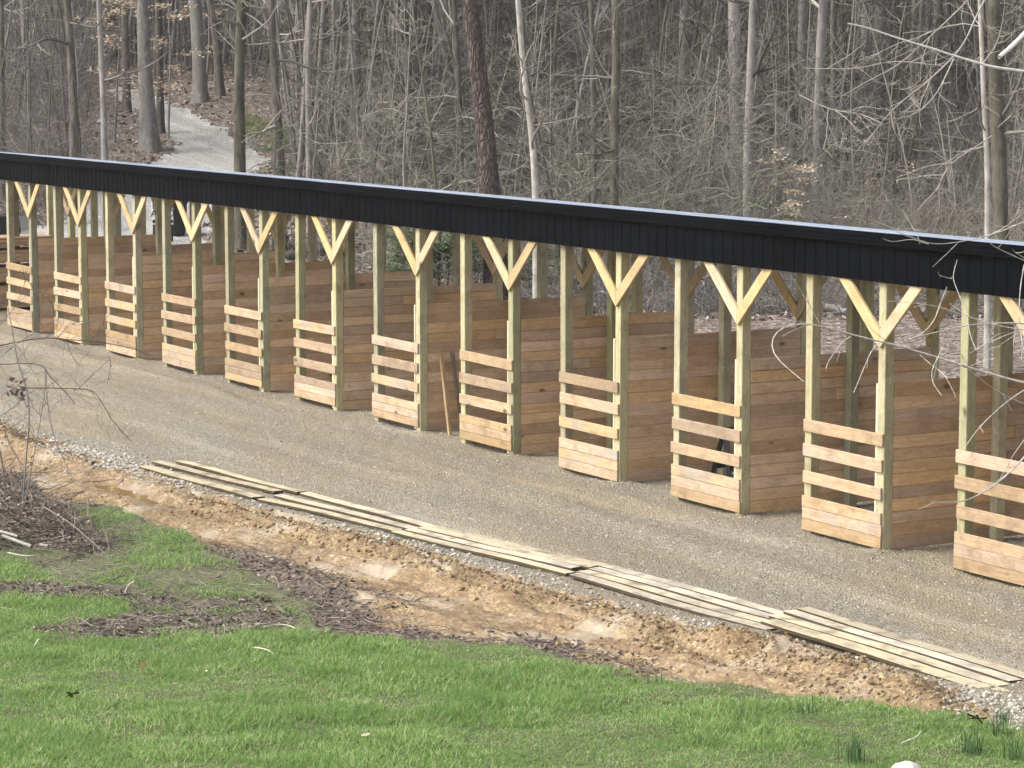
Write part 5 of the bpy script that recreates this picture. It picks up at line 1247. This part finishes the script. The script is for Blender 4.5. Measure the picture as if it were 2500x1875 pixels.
LV = [(2383, 1775, 0.10, 'oakleaf', 'red-brown lobed leaf lying near the right end of the lawn'), (178, 1716, 0.085, 'oakleaf', 'brown lobed leaf lying in the left part of the lawn'), (352, 1640, 0.07, 'oakleaf', 'small brown leaf on the grass left of centre, near a dark hollow'),
      (893, 1812, 0.045, 'paleleaf', 'pale curled leaf in the lower middle of the lawn'), (1960, 1755, 0.045, 'paleleaf', 'pale leaf beside a small dark clump at the lawn edge'), (1540, 1765, 0.045, 'paleleaf', 'tan leaf pair in the right half of the lawn'),
      (728, 1770, 0.03, 'paleleaf', 'small upright pale leaf in the middle of the lawn'), (508, 1662, 0.026, 'paleleaf', 'small pale leaf in the grass left of centre'), (425, 1690, 0.024, 'paleleaf', 'pale speck of leaf on the left lawn'), (636, 1660, 0.026, 'paleleaf', 'pale leaf near the bent pale stick')]
for k, (u, v, s_, mk, lab) in enumerate(LV):
    g = at(u, v, 0.06); V, T = oak_leaf(s_, k, mk == 'paleleaf'); o = link('fallen_leaf', mesh('fallen_leaf', V, None, T), M[mk]); o.location = (g[0], g[1], gz(g[0], g[1])+0.075); o.rotation_euler = (-0.7, 0.2*math.sin(k*3), k*1.3+0.5)
    tag(o, lab, 'leaf', 'dead leaves on the lawn')
# sticks
M['stick_pale'] = plain('peeled_stick', (0.66, 0.60, 0.48), 0.8, var=0.2, sc=12)
def k7(x, y): return (x*0.5651, 1100+y*0.5651)
def kz3(x, y): return (x*0.1929, 1300+y*0.1929)
STK = [([kz3(1615, 880), kz3(1575, 790), kz3(1600, 700), kz3(1650, 640), kz3(1700, 618)], 4, 2.4, 'stick_pale', 'curved white stick standing out of the grass at the left', [0, .06, .15, .24, .28]),
       ([kz3(1765, 1250), kz3(1840, 1295), kz3(1915, 1340)], 6, 5, 'stick_pale', 'short thick peeled stick on the bare patch', [.06, .05, .03]),
       ([kz3(370, 1510), kz3(430, 1440), kz3(490, 1350)], 4, 3, 'stick_pale', 'slanting pale stick at the left edge of the bare patch', [.02, .06, .12]),
       ([k7(1080, 850), k7(1120, 852), k7(1160, 862), k7(1185, 880)], 3, 2, 'stick_pale', 'bent pale stick on the lawn below the bare patch', [.07, .09, .09, .05]),
       ([kz3(0, 955), kz3(110, 965), kz3(220, 985)], 4, 3, 'stick_pale', 'pale stick cut by the left edge', [.05, .06, .05]),
       ([k7(1110, 785), k7(1130, 765), k7(1175, 752), k7(1240, 752), k7(1278, 768)], 4, 3, 'stick_pale', 'pale forked stick at the right end of the bare patch', [.04, .07, .09, .08, .05]),
       ([(2200, 1814), (2236, 1800), (2250, 1784)], 3, 2, 'stick_pale', 'forked green-grey stick on the right lawn', [.06, .09, .12]),
       ([(130, 1520), (180, 1525), (192, 1528)], 3, 2, 'stick_pale', 'little pale stick lying in the bare patch', [.05, .05, .05]),
       ([k7(185, 240), k7(300, 310), k7(400, 395), k7(470, 460)], 3, 2, 'twig_grey', 'long thin grey stick sticking out of the brush pile', [.35, .32, .25, .1])]
for k, (px, w0, w1, mk, lab, hh) in enumerate(STK):
    P = np.stack([at(u, v, h_) for (u, v), h_ in zip(px, hh)]); dk = float(np.dot(P[0]-CAM, FW)); P = resample(P, 14); R = np.linspace(w0, w1, 14)/FPX*dk/2
    org = P[0].copy(); b = MB(); b.tubes(P-org, R, 7); o = b.build('stick', M[mk], None, True); o.location = tuple(org); tag(o, lab, 'stick', 'sticks lying on the lawn')
# brush pile at the left
rp = np.random.default_rng(15)
bp = at(120, 1300); root = empty('brush_pile', tuple(bp), 'heap of grey-brown twigs with white cut limbs at the left edge', 'brush pile')
n = 2300; ang = rp.uniform(0, 6.28, n); rr_ = np.sqrt(rp.random(n))
ux = rp.uniform(-150, 285, n); vy = rp.uniform(1150, 1362, n)
gpx = np.array([at(-150+435*i_/14, 1150+212*j_/9)[:2] for i_ in range(15) for j_ in range(10)]).reshape(15, 10, 2)
fi = (ux+150)/435*14; fj = (vy-1150)/212*9; ii = np.clip(fi.astype(int), 0, 13); jj = np.clip(fj.astype(int), 0, 8); a_ = (fi-ii)[:, None]; b_ = (fj-jj)[:, None]
xy = gpx[ii, jj]*(1-a_)*(1-b_)+gpx[ii+1, jj]*a_*(1-b_)+gpx[ii, jj+1]*(1-a_)*b_+gpx[ii+1, jj+1]*a_*b_
keep = in_poly(xy[:, 0], xy[:, 1], BARE1) | (rp.random(n) < 0.06); xy = xy[keep]; n = len(xy)
hp = 0.45*smooth(0, 1.2, seg_dist(xy[:, 0], xy[:, 1], BARE1+[BARE1[0]]))*0.4
S = np.c_[xy, ground_z(xy[:, 0], xy[:, 1])+0.02+hp*rp.random(n)]
a = rp.normal(-0.45, 0.6, n)+math.pi*(rp.random(n) < 0.5)
C = grow(S, np.stack([np.cos(a), np.sin(a), rp.normal(0.0, 0.07, n)], 1), rp.uniform(0.2, 0.8, n), 7, 0.2, 0.0, rp)
C[:, :, 2] = np.maximum(C[:, :, 2], ground_z(C[:, :, 0].ravel(), C[:, :, 1].ravel()).reshape(C.shape[:2])+0.01)
b = MB(); b.tubes(C-bp, rp.uniform(0.003, 0.009, n)[:, None]*np.linspace(1, 0.5, 7)[None, :], 4); b.build('twigs', twig('pile_twigs', (0.05, 0.035, 0.03), (0.30, 0.25, 0.21)), root)
for px, w0, w1 in (([(8, 1308), (45, 1322), (78, 1334)], 8, 8), ([(20, 1350), (60, 1358), (95, 1356)], 5, 4), ([(-30, 1290), (20, 1302), (45, 1310)], 7, 7), ([(98, 1330), (118, 1333)], 9, 7)):
    P = resample(np.stack([at(u, v, 0.3) for u, v in px]), 10); R = np.linspace(w0, w1, 10)/FPX*float(np.dot(P[0]-CAM, FW))/2
    b = MB(); b.tubes(P-bp, R, 8); b.build('cut_limb', M['cut_wood'], root, True)
# twig and bark litter on the bare patches and the dark mulch strip
n = 9000; k1 = int(n*0.62)
xa = rp.uniform(24, 35.5, n); ya = rp.uniform(-11, -6.2, n)
near = seg_dist(xa, ya, LAWN_EDGE)
cl = classify(xa, ya)
keep = in_poly(xa, ya, BARE2) | ((cl == 2) & (near < 1.5*rp.random(n)) & (xa > 25.5)) | ((cl == 3) & (xa < 31.5) & (ya > -9.4) & (rp.random(n) < 0.3))
xa, ya = xa[keep], ya[keep]; n = len(xa)
a = rp.uniform(0, 6.28, n)
C = grow(np.c_[xa, ya, ground_z(xa, ya)+0.015], np.stack([np.cos(a), np.sin(a), rp.normal(0.03, 0.1, n)], 1), rp.uniform(0.05, 0.35, n), 5, 0.25, 0, rp)
b = MB(); b.tubes(C, rp.uniform(0.002, 0.007, n)[:, None]*np.linspace(1, 0.5, 5)[None, :], 4)
tag(b.build('twig_litter', twig('litter_twigs', (0.045, 0.033, 0.028), (0.36, 0.31, 0.26)), None), 'twigs and bark scraps strewn over the bare patches', 'litter', None, 'stuff')

# matted dead leaves and bark over the brush pile, the bare patches and the mulch strip
rm_ = np.random.default_rng(44); nm = 60000
mx_ = rm_.uniform(19, 36, nm); my_ = rm_.uniform(-12, -6.0, nm); cm_ = classify(mx_, my_)
b1 = in_poly(mx_, my_, BARE1); b2_ = in_poly(mx_, my_, BARE2) & (fbm(mx_*2, my_*2, 91, 3) > 0.36)
b3_ = (cm_ == 2) & (seg_dist(mx_, my_, LAWN_EDGE) < 1.3*rm_.random(nm)**1.5) & (mx_ > 25.5+rm_.random(nm)*2) & (mx_ < 35)
km = b1 | b2_ | b3_; mx_, my_, b1 = mx_[km], my_[km], b1[km]
h1_ = 0.30*smooth(0, 1.1, seg_dist(mx_, my_, BARE1+[BARE1[0]]))*b1*rm_.random(len(mx_))
V, q = leaf_quads(np.c_[mx_, my_, ground_z(mx_, my_)+0.012+h1_], 0.030, rm_, 0.35)
tag(link('leaf_mulch', mesh('leaf_mulch', V, q), leafy('mulch_leaves', [(0.0, (0.035, 0.025, 0.02)), (0.5, (0.10, 0.072, 0.054)), (0.85, (0.20, 0.155, 0.12)), (1.0, (0.40, 0.34, 0.28))], trans=0.05)), 'matted dark leaf debris on the bare patches and brush pile', 'litter', None, 'stuff')

# pebbles: white stones along the planks and loose gravel on the yard; clods on the mud
def scatter_lumps(P, R, name, m, label, cat, seed, kinds=6, squash=(1, 1, 0.65)):
    rng = np.random.default_rng(seed); b = MB(); ks = rng.integers(0, kinds, len(P))
    for k in range(kinds):
        V, F_ = lump(1.0, seed*10+k, squash, 0.45, 1); s = ks == k; Pk = P[s]; Rk = R[s]; n_ = len(Pk)
        if not n_: continue
        a = rng.uniform(0, 6.28, n_); ca, sa = np.cos(a)[:, None], np.sin(a)[:, None]
        W_ = np.stack([V[None, :, 0]*ca-V[None, :, 1]*sa, V[None, :, 0]*sa+V[None, :, 1]*ca, np.broadcast_to(V[None, :, 2], (n_, len(V)))], -1)*Rk[:, None, None]+Pk[:, None, :]
        b.add(W_.reshape(-1, 3), None, (F_[None]+np.arange(n_)[:, None, None]*len(V)).reshape(-1, 3))
    return tag(b.build(name, m, None), label, cat, None, 'stuff')
def stone_mat(name, stops):
    m, N, L, B = mat(name); ri = island(N); n_ = noise(N, L, coords(N, L, "World"), 40, 3)
    L.new(mix(N, L, math_(N, L, 'MULTIPLY', n_, 0.4), ramp(N, L, ri, stops), tuple(0.4*x for x in stops[0][1])), B.inputs["Base Color"]); B.inputs["Roughness"].default_value = 0.85; B.inputs["Specular IOR Level"].default_value = 0.25
    return m
rs = np.random.default_rng(33)
n = 3200; xx = rs.uniform(12, 39, n); ge = np.interp(xx, _gx, _gy); yy = ge+rs.normal(0.0, 0.16, n)-0.03
keep = rs.random(n) < (0.35+0.65*smooth(0.4, 0.6, vnoise(xx*0.8, xx*0, 5))); xx, yy = xx[keep], yy[keep]
n2 = 1000; xb = rs.normal(18.4, 1.0, n2); yb = rs.normal(-5.55, 0.26, n2); xc = rs.normal(38.2, 0.5, 450); yc = rs.normal(-4.5, 0.45, 450)
xx = np.r_[xx, xb, xc]; yy = np.r_[yy, yb, yc]
scatter_lumps(np.c_[xx, yy, ground_z(xx, yy)+0.006], rs.uniform(0.008, 0.030, len(xx)), 'white_stones', stone_mat('white_stone', [(0.0, (0.24, 0.21, 0.165)), (0.5, (0.42, 0.385, 0.325)), (0.85, (0.52, 0.495, 0.44)), (1.0, (0.68, 0.66, 0.61))]), 'white crushed stones along the plank edge', 'stones', 41)
n = 17000; hd = rs.uniform(-0.22, 0.22, n); dg_ = np.sqrt(rs.uniform(24**2, 52**2, n))
xx = CAM[0]+dg_*(math.sin(YAW)*np.cos(hd)+math.cos(YAW)*np.sin(hd)); yy = CAM[1]+dg_*(math.cos(YAW)*np.cos(hd)-math.sin(YAW)*np.sin(hd))
ok = (classify(xx, yy) == 1) & (yy < 0.6); xx, yy = xx[ok], yy[ok]
scatter_lumps(np.c_[xx, yy, ground_z(xx, yy)+0.003], rs.uniform(0.006, 0.016, len(xx))*(1+0.6*(rs.random(len(xx)) < 0.05)), 'loose_gravel', stone_mat('loose_stone', [(0.0, (0.20, 0.172, 0.13)), (0.5, (0.37, 0.33, 0.26)), (0.95, (0.47, 0.43, 0.35)), (1.0, (0.60, 0.56, 0.48))]), 'loose grey-brown stones over the gravel yard', 'gravel', 42)
n = 52000; xx = rs.uniform(13, 40, n); yy = np.interp(xx, _gx, _gy)-rs.random(n)**1.9*2.9
ok = (classify(xx, yy) == 2); den = np.where((xx > 33.3) & (xx < 38.2) & (yy > np.interp(xx, _gx, _gy)-1.2), 0.6, 0.10*smooth(0.4, 0.55, fbm(xx*1.1, yy*1.6, 81, 3))+np.where((xx > 22.5) & (yy > np.interp(xx, _gx, _gy)-0.8), 0.45, 0)+np.where((xx < 16.5) & (yy > -6.9), 0.6, 0))
ok &= rs.random(n) < den
for P in PUDW: ok &= ~in_poly(xx, yy, P)
xx, yy = xx[ok], yy[ok]
scatter_lumps(np.c_[xx, yy, ground_z(xx, yy)+0.008], 0.006+0.030*rs.random(len(xx))**4, 'mud_clods', stone_mat('clod', [(0.0, (0.14, 0.092, 0.048)), (0.6, (0.30, 0.215, 0.12)), (1.0, (0.48, 0.38, 0.25))]), 'lumps of ochre mud beside the planks', 'clods', 43, squash=(1, 0.8, 0.75))

# thin spring haze between the trunks
hb = MB(); hb.box((-640, -320, -1.6), (420, 620, 92), 0.01)
mh = bpy.data.materials.new('haze'); mh.use_nodes = True; hn = mh.node_tree.nodes; hn.clear()
ho = hn.new("ShaderNodeOutputMaterial"); hv = hn.new("ShaderNodeVolumePrincipled"); hv.inputs["Density"].default_value = 0.0003; hv.inputs["Color"].default_value = (0.88, 0.89, 0.91, 1); hv.inputs["Anisotropy"].default_value = 0.2
mh.node_tree.links.new(hv.outputs[0], ho.inputs["Volume"])
tag(hb.build('haze', mh), 'thin pale haze among the far trees', 'haze', None, 'stuff')
SC.cycles.volume_bounces = 1
